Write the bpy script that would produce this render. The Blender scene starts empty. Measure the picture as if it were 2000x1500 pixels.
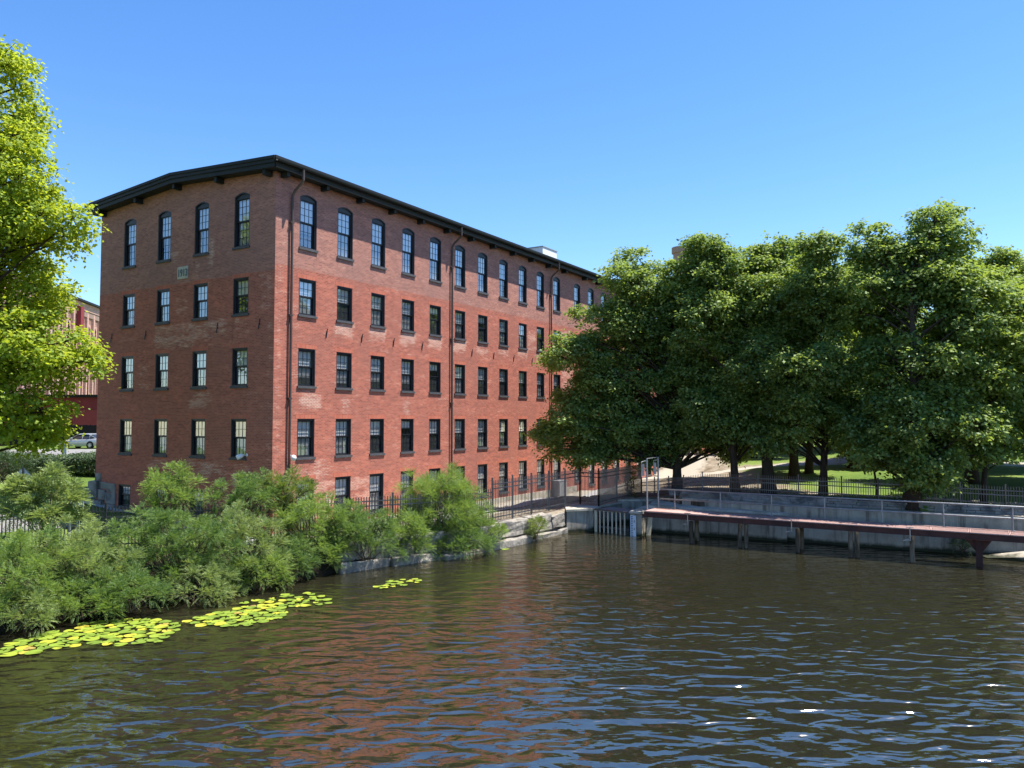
import bpy, bmesh, math, random
import numpy as np
from mathutils import Vector, Matrix

# ------------------------------------------------------------------ camera, sky, sun, exposure
scene = bpy.context.scene
CAMZ = 6.45
PITCH = math.radians(2.634)
cam_d = bpy.data.cameras.new("camera")
cam_d.lens = 27.0; cam_d.sensor_width = 36.0; cam_d.sensor_fit = 'HORIZONTAL'
cam_d.clip_start = 0.1; cam_d.clip_end = 4000
cam = bpy.data.objects.new("camera", cam_d)
scene.collection.objects.link(cam)
cam.location = (0, 0, CAMZ)
cam.rotation_euler = (math.pi/2 + PITCH, 0, 0)
scene.camera = cam

SUN_EL = math.radians(67); SUN_AZ = math.radians(86)      # azimuth clockwise from +Y
world = bpy.data.worlds.new("World"); scene.world = world; world.use_nodes = True
wn = world.node_tree; wn.nodes.clear()
sky = wn.nodes.new('ShaderNodeTexSky'); sky.sky_type = 'NISHITA'; sky.sun_disc = False
sky.sun_elevation = SUN_EL; sky.sun_rotation = SUN_AZ
sky.altitude = 50; sky.air_density = 1.0; sky.dust_density = 0.1; sky.ozone_density = 3.0
bg = wn.nodes.new('ShaderNodeBackground'); bg.inputs['Strength'].default_value = 0.115
wo = wn.nodes.new('ShaderNodeOutputWorld')
hs = wn.nodes.new('ShaderNodeHueSaturation'); hs.inputs['Saturation'].default_value = 1.24; hs.inputs['Hue'].default_value = .506; wn.links.new(sky.outputs[0], hs.inputs['Color']); wn.links.new(hs.outputs[0], bg.inputs[0]); wn.links.new(bg.outputs[0], wo.inputs[0])
sl = bpy.data.lights.new("sun", 'SUN'); sl.energy = 5.0; sl.angle = math.radians(0.5); sl.color = (1.0, 0.95, 0.87)
so = bpy.data.objects.new("sun", sl); scene.collection.objects.link(so)
S = Vector((math.sin(SUN_AZ)*math.cos(SUN_EL), math.cos(SUN_AZ)*math.cos(SUN_EL), math.sin(SUN_EL)))
so.rotation_euler = (-S).to_track_quat('-Z', 'Y').to_euler(); so.location = (60, 40, 80)
vs = scene.view_settings
scene.display_settings.display_device = 'sRGB'
vs.view_transform = 'Standard'; vs.look = 'None'; vs.gamma = 1; vs.exposure = 1.15; vs.use_curve_mapping = False
scene.render.resolution_x = 1024; scene.render.resolution_y = 768
scene.cycles.max_bounces = 8; scene.cycles.transparent_max_bounces = 12
scene.cycles.caustics_reflective = False; scene.cycles.caustics_refractive = False

# ------------------------------------------------------------------ pixel helpers (measuring only)
CP, SP = math.cos(PITCH), math.sin(PITCH)
def ray(u, v):
    a = (u-1000)/1500.0; b = (750-v)/1500.0
    return Vector((a, CP - b*SP, SP + b*CP))
def at(u, v, y):                    # point seen at pixel (u,v) whose world y is y
    r = ray(u, v); return Vector((0, 0, CAMZ)) + r*(y/r.y)
def atz(u, v, z):
    r = ray(u, v); return Vector((0, 0, CAMZ)) + r*((z-CAMZ)/r.z)
def zr(v): r = ray(1000, v); return r.z/r.y

# ------------------------------------------------------------------ scene-building helpers
COL = scene.collection
def tag(o, label=None, cat=None, group=None, kind=None):
    if label: o['label'] = label
    if cat: o['category'] = cat
    if group: o['group'] = group
    if kind: o['kind'] = kind
    return o
def empty(name, loc=(0, 0, 0), rz=0, **k):
    o = bpy.data.objects.new(name, None); COL.objects.link(o); o.location = loc; o.rotation_euler = (0, 0, rz)
    o.empty_display_size = .2
    return tag(o, **k)
class MB:
    def __init__(s): s.v = []; s.f = []; s.m = []; s.uv = []; s.c = []
    def add(s, vs_, fs, mi=0, uvs=None, cols=None):
        n = len(s.v)
        s.v += [tuple(p) for p in vs_]; s.f += [tuple(i+n for i in f) for f in fs]; s.m += [mi]*len(fs)
        s.uv += list(uvs) if uvs else [(0, 0)]*len(vs_)
        s.c += list(cols) if cols else [(0, 0, 0, 1)]*len(vs_)
    def quad(s, a, b, c, d, mi=0): s.add([a, b, c, d], [(0, 1, 2, 3)], mi)
    def box(s, x0, x1, y0, y1, z0, z1, mi=0, M=None):
        p = [(x0,y0,z0),(x1,y0,z0),(x1,y1,z0),(x0,y1,z0),(x0,y0,z1),(x1,y0,z1),(x1,y1,z1),(x0,y1,z1)]
        if M is not None: p = [tuple(M @ Vector(q)) for q in p]
        s.add(p, [(0,3,2,1),(4,5,6,7),(0,1,5,4),(1,2,6,5),(2,3,7,6),(3,0,4,7)], mi)
    def prism(s, poly, z0, z1, mi=0, M=None):     # poly: ccw (x,y)
        n = len(poly)
        p = [(x, y, z0) for x, y in poly] + [(x, y, z1) for x, y in poly]
        if M is not None: p = [tuple(M @ Vector(q)) for q in p]
        s.add(p, [tuple(range(n-1, -1, -1)), tuple(range(n, 2*n))] + [(i, (i+1) % n, n+(i+1) % n, n+i) for i in range(n)], mi)
    def bar(s, a, b, w, h=None, mi=0, up=(0, 0, 1)):
        a = Vector(a); b = Vector(b); h = h or w
        d = (b-a).normalized(); u = Vector(up)
        if abs(d.dot(u)) > .98: u = Vector((0, 1, 0))
        x = d.cross(u).normalized(); z = x.cross(d).normalized()
        p = []
        for e in (a, b):
            for sx, sz in ((-1, -1), (1, -1), (1, 1), (-1, 1)): p.append(e + x*sx*w/2 + z*sz*h/2)
        s.add(p, [(0,1,2,3),(7,6,5,4),(0,4,5,1),(1,5,6,2),(2,6,7,3),(3,7,4,0)], mi)
    def tube(s, pts, radii, n=8, mi=0, cap=True):
        pts = [Vector(p) for p in pts]
        if not hasattr(radii, '__len__'): radii = [radii]*len(pts)
        vv = []; ff = []
        x = None
        for i, p in enumerate(pts):
            d = (pts[min(i+1, len(pts)-1)] - pts[max(i-1, 0)]).normalized()
            if x is None: x = d.cross(Vector((0, 0, 1)) if abs(d.z) < .8 else Vector((1, 0, 0)))
            x = (x - d*x.dot(d)).normalized(); y = d.cross(x).normalized()
            for k in range(n):
                a = 2*math.pi*k/n
                vv.append(p + x*math.cos(a)*radii[i] + y*math.sin(a)*radii[i])
        for i in range(len(pts)-1):
            for k in range(n):
                ff.append((i*n+k, i*n+(k+1) % n, (i+1)*n+(k+1) % n, (i+1)*n+k))
        if cap:
            ff.append(tuple(range(n-1, -1, -1))); m = (len(pts)-1)*n; ff.append(tuple(range(m, m+n)))
        s.add(vv, ff, mi)
    def mesh(s, name, mats, smooth=False):
        me = bpy.data.meshes.new(name); me.from_pydata(s.v, [], s.f)
        for m in (mats if isinstance(mats, (list, tuple)) else [mats]): me.materials.append(m)
        me.polygons.foreach_set('material_index', s.m)
        if any(u != (0, 0) for u in s.uv):
            uvl = me.uv_layers.new(name='UVMap'); li = np.empty(len(me.loops), dtype=np.int32)
            me.loops.foreach_get('vertex_index', li)
            uvl.data.foreach_set('uv', np.array(s.uv, dtype=np.float32)[li].ravel())
        if any(c != (0, 0, 0, 1) for c in s.c):
            a = me.color_attributes.new('paint', 'FLOAT_COLOR', 'POINT')
            a.data.foreach_set('color', np.array(s.c, dtype=np.float32).ravel())
        if smooth: me.polygons.foreach_set('use_smooth', [True]*len(me.polygons))
        me.update(); return me
    def build(s, name, mats, parent=None, smooth=False, M=None):
        return link(name, s.mesh(name, mats, smooth), parent, M)
def link(name, me, parent=None, M=None):
    o = bpy.data.objects.new(name, me); COL.objects.link(o)
    if parent: o.parent = parent
    if M is not None: o.matrix_local = M
    return o
def bevel(o, w=.02, seg=1):
    m = o.modifiers.new('bevel', 'BEVEL'); m.width = w; m.segments = seg; m.limit_method = 'ANGLE'; return o

# ------------------------------------------------------------------ materials
def nt(name):
    m = bpy.data.materials.new(name); m.use_nodes = True; t = m.node_tree; t.nodes.clear()
    return m, t
def node(t, typ, **k):
    n = t.nodes.new(typ)
    for a, b in k.items():
        if a == 'ins':
            for i, val in b.items(): n.inputs[i].default_value = val
        else: setattr(n, a, b)
    return n
def rgba(c): return (c[0], c[1], c[2], 1)
def ramp(t, fac, stops):
    r = t.nodes.new('ShaderNodeValToRGB')
    while len(r.color_ramp.elements) < len(stops): r.color_ramp.elements.new(.5)
    for e, (p, c) in zip(r.color_ramp.elements, stops):
        e.position = p; e.color = rgba(c) if hasattr(c, '__len__') else (c, c, c, 1)
    t.links.new(fac, r.inputs[0]); return r.outputs[0]
def coords(t, kind='Object', scale=(1, 1, 1), rot=(0, 0, 0)):
    tc = t.nodes.new('ShaderNodeTexCoord'); mp = t.nodes.new('ShaderNodeMapping')
    mp.inputs['Scale'].default_value = scale; mp.inputs['Rotation'].default_value = rot
    t.links.new(tc.outputs[kind], mp.inputs[0]); return mp.outputs[0]
def noise(t, co, scale, detail=4, rough=.55, dist=0):
    n = node(t, 'ShaderNodeTexNoise', ins={'Scale': scale, 'Detail': detail, 'Roughness': rough, 'Distortion': dist})
    t.links.new(co, n.inputs['Vector']); return n.outputs['Fac']
def mix(t, fac, a, b, bt='MIX'):
    n = node(t, 'ShaderNodeMix', data_type='RGBA', blend_type=bt)
    for i, x in ((0, fac), (6, a), (7, b)):
        if isinstance(x, (int, float)): n.inputs[i].default_value = x
        elif isinstance(x, (tuple, list)): n.inputs[i].default_value = rgba(x)
        else: t.links.new(x, n.inputs[i])
    return n.outputs[2]
def math_(t, op, a, b=0, clamp=False):
    n = node(t, 'ShaderNodeMath', operation=op, use_clamp=clamp)
    for i, x in ((0, a), (1, b)):
        if isinstance(x, (int, float)): n.inputs[i].default_value = x
        else: t.links.new(x, n.inputs[i])
    return n.outputs[0]
def bsdf(t, col, rough=.8, metal=0, spec=.3, bump=None, bstr=.3, bdist=.02):
    p = node(t, 'ShaderNodeBsdfPrincipled'); o = node(t, 'ShaderNodeOutputMaterial')
    if isinstance(col, tuple): p.inputs['Base Color'].default_value = rgba(col)
    else: t.links.new(col, p.inputs['Base Color'])
    if isinstance(rough, (int, float)): p.inputs['Roughness'].default_value = rough
    else: t.links.new(rough, p.inputs['Roughness'])
    p.inputs['Metallic'].default_value = metal; p.inputs['Specular IOR Level'].default_value = spec
    if bump is not None:
        b = node(t, 'ShaderNodeBump', ins={'Strength': bstr, 'Distance': bdist})
        t.links.new(bump, b.inputs['Height']); t.links.new(b.outputs[0], p.inputs['Normal'])
    t.links.new(p.outputs[0], o.inputs[0]); return p
def rough_mat(name, c1, c2, scale=3, rough=.8, spec=.3, c3=None, scale2=.4, bstr=.3, metal=0, bdist=.02, st=(1, 1, 1)):
    m, t = nt(name); co = coords(t, scale=st)
    f = noise(t, co, scale, 6, .65); col = mix(t, ramp(t, f, [(.3, 0.), (.7, 1.)]), c1, c2)
    if c3:
        g = noise(t, co, scale2, 5, .6); col = mix(t, ramp(t, g, [(.48, 0.), (.62, 1.)]), col, c3)
    bsdf(t, col, rough, metal, spec, f, bstr, bdist); return m
M = {}
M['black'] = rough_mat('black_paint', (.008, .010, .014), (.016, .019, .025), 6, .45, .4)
M['iron'] = rough_mat('fence_iron', (.022, .025, .034), (.05, .056, .07), 5, .32, .7, c3=(.075, .078, .09))
M['roof_trim'] = rough_mat('roof_trim', (.007, .010, .010), (.012, .016, .016), 2, .6, .25)
M['pipe'] = rough_mat('downspout', (.045, .032, .028), (.07, .05, .042), 4, .5, .4)
M['sill'] = rough_mat('sill_granite', (.05, .05, .055), (.085, .085, .09), 8, .7, .3)
M['galv'] = rough_mat('galvanised', (.20, .21, .22), (.32, .33, .34), 5, .45, .5, metal=.3)
M['rust_beam'] = rough_mat('rust_beam', (.060, .027, .024), (.10, .045, .038), 3, .75, .2, c3=(.05, .024, .024), scale2=1.2)
M['concrete'] = rough_mat('concrete_weathered', (.17, .15, .12), (.27, .25, .21), 1.6, .85, .2, c3=(.10, .085, .065), scale2=.8, st=(1, 1, .45))
M['concrete_top'] = rough_mat('concrete_pale', (.42, .38, .31), (.56, .52, .44), 2.5, .85, .2, c3=(.30, .28, .22), scale2=.9)
M['timber'] = rough_mat('old_timber', (.05, .038, .025), (.13, .10, .07), 4, .85, .15, c3=(.22, .18, .13), scale2=2.5, st=(1, 1, .3))
M['pale_timber'] = rough_mat('pale_timber', (.52, .43, .29), (.66, .57, .42), 4, .8, .2)
M['white'] = rough_mat('white_paint', (.62, .63, .62), (.78, .78, .77), 3, .5, .4)
M['trunk'] = rough_mat('bark', (.028, .022, .017), (.075, .06, .045), 7, .9, .15, bstr=.8, bdist=.04, st=(1, 1, .3))
M['stem'] = rough_mat('shrub_stem', (.06, .045, .03), (.13, .10, .07), 9, .85, .15)
M['woodfence'] = rough_mat('stained_boards', (.012, .010, .012), (.028, .024, .026), 6, .8, .2, st=(4, 4, .4))
M['redwall'] = rough_mat('red_painted_block', (.20, .035, .040), (.24, .045, .050), 1.5, .8, .2)
M['foundation'] = rough_mat('granite_rough', (.16, .155, .15), (.30, .29, .27), 2.2, .85, .25, c3=(.10, .10, .10), scale2=1.3, bstr=.8, bdist=.06)
M['pale_path'] = rough_mat('pale_paving', (.30, .30, .30), (.40, .395, .385), 1.2, .85, .2)
M['gravel'] = rough_mat('gravel', (.22, .19, .155), (.40, .36, .30), 9, .9, .15)
M['asphalt'] = rough_mat('old_asphalt', (.16, .155, .15), (.24, .235, .225), 2, .9, .2)
M['rubber'] = rough_mat('tyre', (.012, .012, .012), (.02, .02, .02), 9, .8, .2)
M['sign_back'] = rough_mat('sign_back', (.34, .35, .33), (.42, .43, .40), 2, .6, .3)
M['sign_alu'] = rough_mat('sign_aluminium', (.36, .40, .46), (.44, .48, .54), 2, .45, .4, metal=.2)
M['sign_red'] = rough_mat('sign_red', (.50, .05, .05), (.55, .07, .06), 4, .6, .3)

def concrete_stained():
    m, t = nt('canal_concrete'); co = coords(t)
    n = noise(t, co, 1.7, 7, .65); st = noise(t, coords(t, scale=(2.2, 2.2, .16)), 1.6, 5, .6); nb = noise(t, co, .5, 4)
    c = ramp(t, n, [(.3, (.25, .22, .175)), (.7, (.43, .385, .31))])
    c = mix(t, math_(t, 'MULTIPLY', ramp(t, st, [(.5, 0.), (.64, 1.)]), .7), c, (.085, .07, .055))
    c = mix(t, math_(t, 'MULTIPLY', ramp(t, nb, [(.52, 0.), (.62, 1.)]), .5), c, (.42, .39, .33))
    g = node(t, 'ShaderNodeNewGeometry'); sp = node(t, 'ShaderNodeSeparateXYZ'); t.links.new(g.outputs['Position'], sp.inputs[0])
    h = math_(t, 'ADD', sp.outputs[2], math_(t, 'MULTIPLY', n, .35))
    c = mix(t, ramp(t, h, [(.28, 1.), (.46, 0.)]), c, (.035, .038, .022))
    bsdf(t, c, .88, 0, .2, math_(t, 'ADD', n, st), .5, .02); return m
M['concrete'] = concrete_stained()

def dry_stone():
    m, t = nt('stone_masonry'); co = coords(t)
    v = node(t, 'ShaderNodeTexVoronoi', feature='DISTANCE_TO_EDGE', ins={'Scale': 2.6, 'Randomness': .9}); mp = coords(t, scale=(1, 1, 1.8)); t.links.new(mp, v.inputs['Vector'])
    v2 = node(t, 'ShaderNodeTexVoronoi', ins={'Scale': 2.6, 'Randomness': .9}); t.links.new(mp, v2.inputs['Vector'])
    n = noise(t, co, 8, 5)
    edge = ramp(t, v.outputs['Distance'], [(.015, 0.), (.07, 1.)])
    sep = node(t, 'ShaderNodeSeparateColor'); t.links.new(v2.outputs['Color'], sep.inputs[0])
    c = ramp(t, sep.outputs[0], [(0, (.14, .13, .115)), (.5, (.24, .225, .20)), (1, (.36, .335, .29))])
    c = mix(t, n, c, (.17, .16, .14)); c = mix(t, edge, (.05, .045, .04), c)
    bsdf(t, c, .9, 0, .2, math_(t, 'ADD', math_(t, 'MULTIPLY', edge, 1.0), math_(t, 'MULTIPLY', n, .4)), .9, .05); return m
M['drystone'] = dry_stone()

def granite():
    m, t = nt('canal_granite'); co = coords(t)
    n = noise(t, co, 3, 8, .7); n2 = noise(t, co, .9, 4); n3 = noise(t, co, 22, 3)
    c = ramp(t, n, [(.25, (.09, .085, .08)), (.5, (.24, .225, .20)), (.75, (.44, .40, .34))])
    c = mix(t, ramp(t, n2, [(.5, 0.), (.66, 1.)]), c, (.12, .12, .12)); c = mix(t, math_(t, 'MULTIPLY', n3, .25), c, (.5, .42, .32))
    bsdf(t, c, .85, 0, .25, n, 1.0, .12); return m
M['granite'] = granite()

def brick(name, lo, up, patch, mortar, use_attr=True, sc=1.0):
    m, t = nt(name); uvn = node(t, 'ShaderNodeUVMap'); co = uvn.outputs[0]
    # warp the courses a little so they are not ruler straight
    b = node(t, 'ShaderNodeTexBrick', offset=.5, ins={'Scale': sc, 'Mortar Size': .009, 'Mortar Smooth': .25, 'Bias': 0.0, 'Brick Width': .215, 'Row Height': .075})
    t.links.new(co, b.inputs['Vector'])
    b.inputs['Color1'].default_value = (0, 0, 0, 1); b.inputs['Color2'].default_value = (1, 1, 1, 1); b.inputs['Mortar'].default_value = (.5, .5, .5, 1)
    mpn = node(t, 'ShaderNodeMapping', ins={'Scale': (1, 1, 1)}); t.links.new(co, mpn.inputs[0])
    st = node(t, 'ShaderNodeMapping', ins={'Scale': (.8, 3.2, 1)}); t.links.new(co, st.inputs[0])
    nbig = noise(t, mpn.outputs[0], .45, 5, .6); nfine = noise(t, st.outputs[0], 3.2, 4, .7); nmid = noise(t, st.outputs[0], .8, 5, .65)
    att = node(t, 'ShaderNodeAttribute', attribute_name='paint'); sp = node(t, 'ShaderNodeSeparateColor'); t.links.new(att.outputs['Color'], sp.inputs[0])
    def mask(o, amp=.9, lo_=.42, hi_=.6):
        return ramp(t, math_(t, 'ADD', o, math_(t, 'MULTIPLY', math_(t, 'SUBTRACT', nfine, .5), amp)), [(lo_, 0.), (hi_, 1.)])
    body = lo
    if use_attr: body = mix(t, mask(sp.outputs[1], .25), lo, up)
    # brick-to-brick variation
    var = math_(t, 'ADD', math_(t, 'MULTIPLY', b.outputs['Color'], .45), math_(t, 'MULTIPLY', nmid, .75))
    dark = mix(t, 1.0, body, (.62, .60, .66), 'MULTIPLY'); light = mix(t, 1.0, body, (1.32, 1.30, 1.25), 'MULTIPLY')
    c = mix(t, ramp(t, var, [(.28, 0.), (.85, 1.)]), dark, light)
    c = mix(t, math_(t, 'MULTIPLY', ramp(t, nbig, [(.35, 1.), (.60, 0.)]), .55), c, mix(t, 1.0, body, (.75, .85, .95), 'MULTIPLY'))
    if use_attr:
        pm_ = ramp(t, math_(t, 'ADD', math_(t, 'ADD', sp.outputs[0], math_(t, 'MULTIPLY', math_(t, 'SUBTRACT', nfine, .5), 1.1)), math_(t, 'MULTIPLY', math_(t, 'SUBTRACT', nmid, .5), 1.7)), [(.35, 0.), (.85, 1.)])
        c = mix(t, math_(t, 'MULTIPLY', pm_, .42), c, patch)
        c = mix(t, math_(t, 'MULTIPLY', mask(sp.outputs[2]), .55), c, (.06, .035, .035))
    mf = math_(t, 'MULTIPLY', b.outputs['Fac'], .55)
    if use_attr: mo = mix(t, pm_, mortar, (.70, .56, .46)); mf = math_(t, 'MULTIPLY', b.outputs['Fac'], math_(t, 'ADD', .5, math_(t, 'MULTIPLY', pm_, .5)))
    else: mo = mortar
    c = mix(t, mf, c, mo)
    h = math_(t, 'SUBTRACT', math_(t, 'MULTIPLY', nfine, .4), b.outputs['Fac'])
    bsdf(t, c, .88, 0, .18, h, .45, .008); return m
M['brick'] = brick('old_mill_brick', (.375, .112, .072), (.345, .150, .112), (.58, .34, .25), (.42, .29, .23))
M['brick_far'] = brick('far_mill_brick', (.50, .29, .235), (.50, .29, .235), (.5, .3, .2), (.45, .36, .3), False)
def soldier():
    m, t = nt('soldier_course'); uvn = node(t, 'ShaderNodeUVMap')
    b = node(t, 'ShaderNodeTexBrick', offset=0, ins={'Scale': 1, 'Mortar Size': .008, 'Brick Width': .085, 'Row Height': .5, 'Bias': 0})
    t.links.new(uvn.outputs[0], b.inputs['Vector'])
    b.inputs['Color1'].default_value = (.40, .085, .045, 1); b.inputs['Color2'].default_value = (.50, .14, .08, 1); b.inputs['Mortar'].default_value = (.42, .28, .22, 1)
    bsdf(t, b.outputs['Color'], .88, 0, .2); return m
M['soldier'] = soldier()

def glass(name, tint, alpha, gl=(.9, .95, 1.0)):
    m, t = nt(name)
    tr = node(t, 'ShaderNodeBsdfTransparent'); df = node(t, 'ShaderNodeBsdfDiffuse', ins={'Color': rgba(tint)})
    mx = node(t, 'ShaderNodeMixShader', ins={0: alpha}); t.links.new(tr.outputs[0], mx.inputs[1]); t.links.new(df.outputs[0], mx.inputs[2])
    g = node(t, 'ShaderNodeBsdfGlossy', ins={'Roughness': .02, 'Color': rgba(gl)})
    lw = node(t, 'ShaderNodeLayerWeight', ins={'Blend': .5}); fr_ = math_(t, 'ADD', .20, math_(t, 'MULTIPLY', math_(t, 'POWER', lw.outputs['Facing'], 3.0), .75), True)
    co = coords(t); n = noise(t, co, 1.3, 2); bp = node(t, 'ShaderNodeBump', ins={'Strength': .25, 'Distance': .02}); t.links.new(n, bp.inputs['Height'])
    t.links.new(bp.outputs[0], g.inputs['Normal'])
    m2 = node(t, 'ShaderNodeMixShader'); t.links.new(fr_, m2.inputs[0]); t.links.new(mx.outputs[0], m2.inputs[1]); t.links.new(g.outputs[0], m2.inputs[2])
    o = node(t, 'ShaderNodeOutputMaterial'); t.links.new(m2.outputs[0], o.inputs[0]); return m
M['glass'] = glass('window_glass', (.02, .03, .04), .05)
M['screen'] = glass('window_glass_screened', (.06, .065, .07), .45)
M['blind'] = rough_mat('roller_blind', (.74, .76, .76), (.84, .85, .84), 1, .8, .2)
M['car_glass'] = rough_mat('car_glass', (.02, .025, .03), (.03, .035, .04), 1, .08, .6)
M['car_paint'] = rough_mat('silver_paint', (.36, .38, .38), (.40, .42, .42), 1, .28, .6, metal=.4)
M['alloy'] = rough_mat('alloy_wheel', (.5, .5, .5), (.6, .6, .6), 4, .35, .5, metal=.5)

def leaf(name, dark, mid, light, trans, tamt=.42, gloss=.07):
    m, t = nt(name); a = node(t, 'ShaderNodeAttribute', attribute_name='rnd')
    c = ramp(t, a.outputs['Fac'], [(0, dark), (.5, mid), (1, light)])
    d = node(t, 'ShaderNodeBsdfDiffuse'); t.links.new(c, d.inputs[0])
    tr = node(t, 'ShaderNodeBsdfTranslucent'); ct = mix(t, .6, c, trans); t.links.new(ct, tr.inputs[0])
    mx = node(t, 'ShaderNodeMixShader', ins={0: tamt}); t.links.new(d.outputs[0], mx.inputs[1]); t.links.new(tr.outputs[0], mx.inputs[2])
    g = node(t, 'ShaderNodeBsdfGlossy', ins={'Roughness': .62, 'Color': (.7, .75, .66, 1)})
    m2 = node(t, 'ShaderNodeMixShader', ins={0: gloss}); t.links.new(mx.outputs[0], m2.inputs[1]); t.links.new(g.outputs[0], m2.inputs[2])
    o = node(t, 'ShaderNodeOutputMaterial'); t.links.new(m2.outputs[0], o.inputs[0]); return m
M['oak'] = leaf('oak_leaf', (.060, .120, .028), (.125, .215, .038), (.28, .35, .05), (.46, .58, .07), .46, .06)
M['oak_light'] = leaf('oak_leaf_light', (.070, .130, .030), (.140, .225, .040), (.29, .35, .05), (.50, .62, .07), .46, .05)
M['maple'] = leaf('maple_leaf', (.12, .20, .016), (.24, .33, .022), (.40, .43, .026), (.64, .72, .04), .52, .03)
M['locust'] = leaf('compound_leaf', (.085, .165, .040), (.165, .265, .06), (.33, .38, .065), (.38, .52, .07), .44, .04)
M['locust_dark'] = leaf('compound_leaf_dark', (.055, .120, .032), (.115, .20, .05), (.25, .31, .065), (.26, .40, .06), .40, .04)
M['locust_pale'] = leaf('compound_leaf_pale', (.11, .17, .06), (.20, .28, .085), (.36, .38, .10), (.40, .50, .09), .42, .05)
M['yellowgreen'] = leaf('young_leaf', (.06, .12, .018), (.12, .19, .025), (.26, .26, .03), (.3, .38, .04), .45)
M['hedge'] = leaf('hedge_leaf', (.015, .04, .012), (.035, .075, .018), (.07, .12, .025), (.1, .18, .03), .3)
def pad_mat():
    m, t = nt('lily_pad'); oi = node(t, 'ShaderNodeObjectInfo'); co = coords(t)
    c = ramp(t, oi.outputs['Random'], [(0, (.12, .19, .025)), (.45, (.20, .28, .03)), (.8, (.33, .36, .035)), (.93, (.44, .40, .04)), (1, (.26, .17, .06))])
    n = noise(t, co, 9, 4); c = mix(t, math_(t, 'MULTIPLY', ramp(t, n, [(.55, 0.), (.75, 1.)]), .5), c, (.30, .22, .06))
    bsdf(t, c, .45, 0, .4, n, .15, .01); return m
M['pad'] = pad_mat()
def water_mat():
    m, t = nt('canal_water')
    p = node(t, 'ShaderNodeBsdfPrincipled', ins={'Roughness': .10, 'IOR': 4.4, 'Specular IOR Level': .5, 'Specular Tint': (1.0, .90, .74, 1)})
    co = coords(t, scale=(.62, 1.15, 1), rot=(0, 0, math.radians(-8)))
    n1 = node(t, 'ShaderNodeTexNoise', ins={'Scale': 1.65, 'Detail': 1.6, 'Roughness': .45, 'Distortion': .45}); t.links.new(co, n1.inputs['Vector'])
    co2 = coords(t, scale=(.6, 1.4, 1), rot=(0, 0, math.radians(14)))
    n2 = node(t, 'ShaderNodeTexNoise', ins={'Scale': 3.4, 'Detail': 2.0, 'Roughness': .5, 'Distortion': .3}); t.links.new(co2, n2.inputs['Vector'])
    co3 = coords(t)
    n3 = noise(t, co3, .14, 3, .5)
    amp = ramp(t, n3, [(.35, .45), (.65, 1.)])
    sx = node(t, 'ShaderNodeSeparateXYZ'); t.links.new(co3, sx.inputs[0])
    dd = math_(t, 'ADD', sx.outputs[1], math_(t, 'MULTIPLY', sx.outputs[0], -.35))
    calm = node(t, 'ShaderNodeMapRange', ins={1: 5.0, 2: 37.0, 3: 1.3, 4: .18}); t.links.new(dd, calm.inputs[0])
    h = math_(t, 'ADD', math_(t, 'MULTIPLY', n1.outputs[0], .265), math_(t, 'MULTIPLY', math_(t, 'MULTIPLY', n2.outputs[0], .042), amp))
    h = math_(t, 'MULTIPLY', h, calm.outputs[0])
    b = node(t, 'ShaderNodeBump', ins={'Strength': 1.0, 'Distance': 1.0}); t.links.new(h, b.inputs['Height'])
    t.links.new(b.outputs[0], p.inputs['Normal'])
    n4 = noise(t, co3, .5, 4)
    c = mix(t, n4, (.013, .0125, .007), (.021, .020, .011)); t.links.new(c, p.inputs['Base Color'])
    o = node(t, 'ShaderNodeOutputMaterial'); t.links.new(p.outputs[0], o.inputs[0]); return m
M['water'] = water_mat()
def ground_mat():
    m, t = nt('ground'); co = coords(t)
    att = node(t, 'ShaderNodeAttribute', attribute_name='paint'); sp = node(t, 'ShaderNodeSeparateColor'); t.links.new(att.outputs['Color'], sp.inputs[0])
    n = noise(t, co, 1.1, 7, .7); nf = noise(t, co, 14, 4, .7); nb = noise(t, co, .22, 4)
    dirt = ramp(t, n, [(.3, (.11, .085, .06)), (.5, (.21, .175, .13)), (.7, (.34, .30, .24))])
    grass = ramp(t, math_(t, 'ADD', math_(t, 'MULTIPLY', nf, .5), math_(t, 'MULTIPLY', nb, .5)), [(.35, (.045, .085, .018)), (.5, (.10, .155, .03)), (.65, (.19, .22, .06))])
    f = ramp(t, math_(t, 'ADD', sp.outputs[0], math_(t, 'MULTIPLY', math_(t, 'SUBTRACT', n, .5), .9)), [(.4, 0.), (.6, 1.)])
    c = mix(t, f, dirt, grass)
    f2 = ramp(t, math_(t, 'ADD', sp.outputs[1], math_(t, 'MULTIPLY', math_(t, 'SUBTRACT', n, .5), .6)), [(.4, 0.), (.6, 1.)])
    c = mix(t, f2, c, mix(t, nf, (.28, .255, .21), (.42, .385, .32)))
    c = mix(t, sp.outputs[2], c, (.022, .017, .012))  # near-black wet soil, also painting in the shade below the bank
    bsdf(t, c, .95, 0, .1, nf, .6, .03); return m
M['ground'] = ground_mat()
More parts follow.
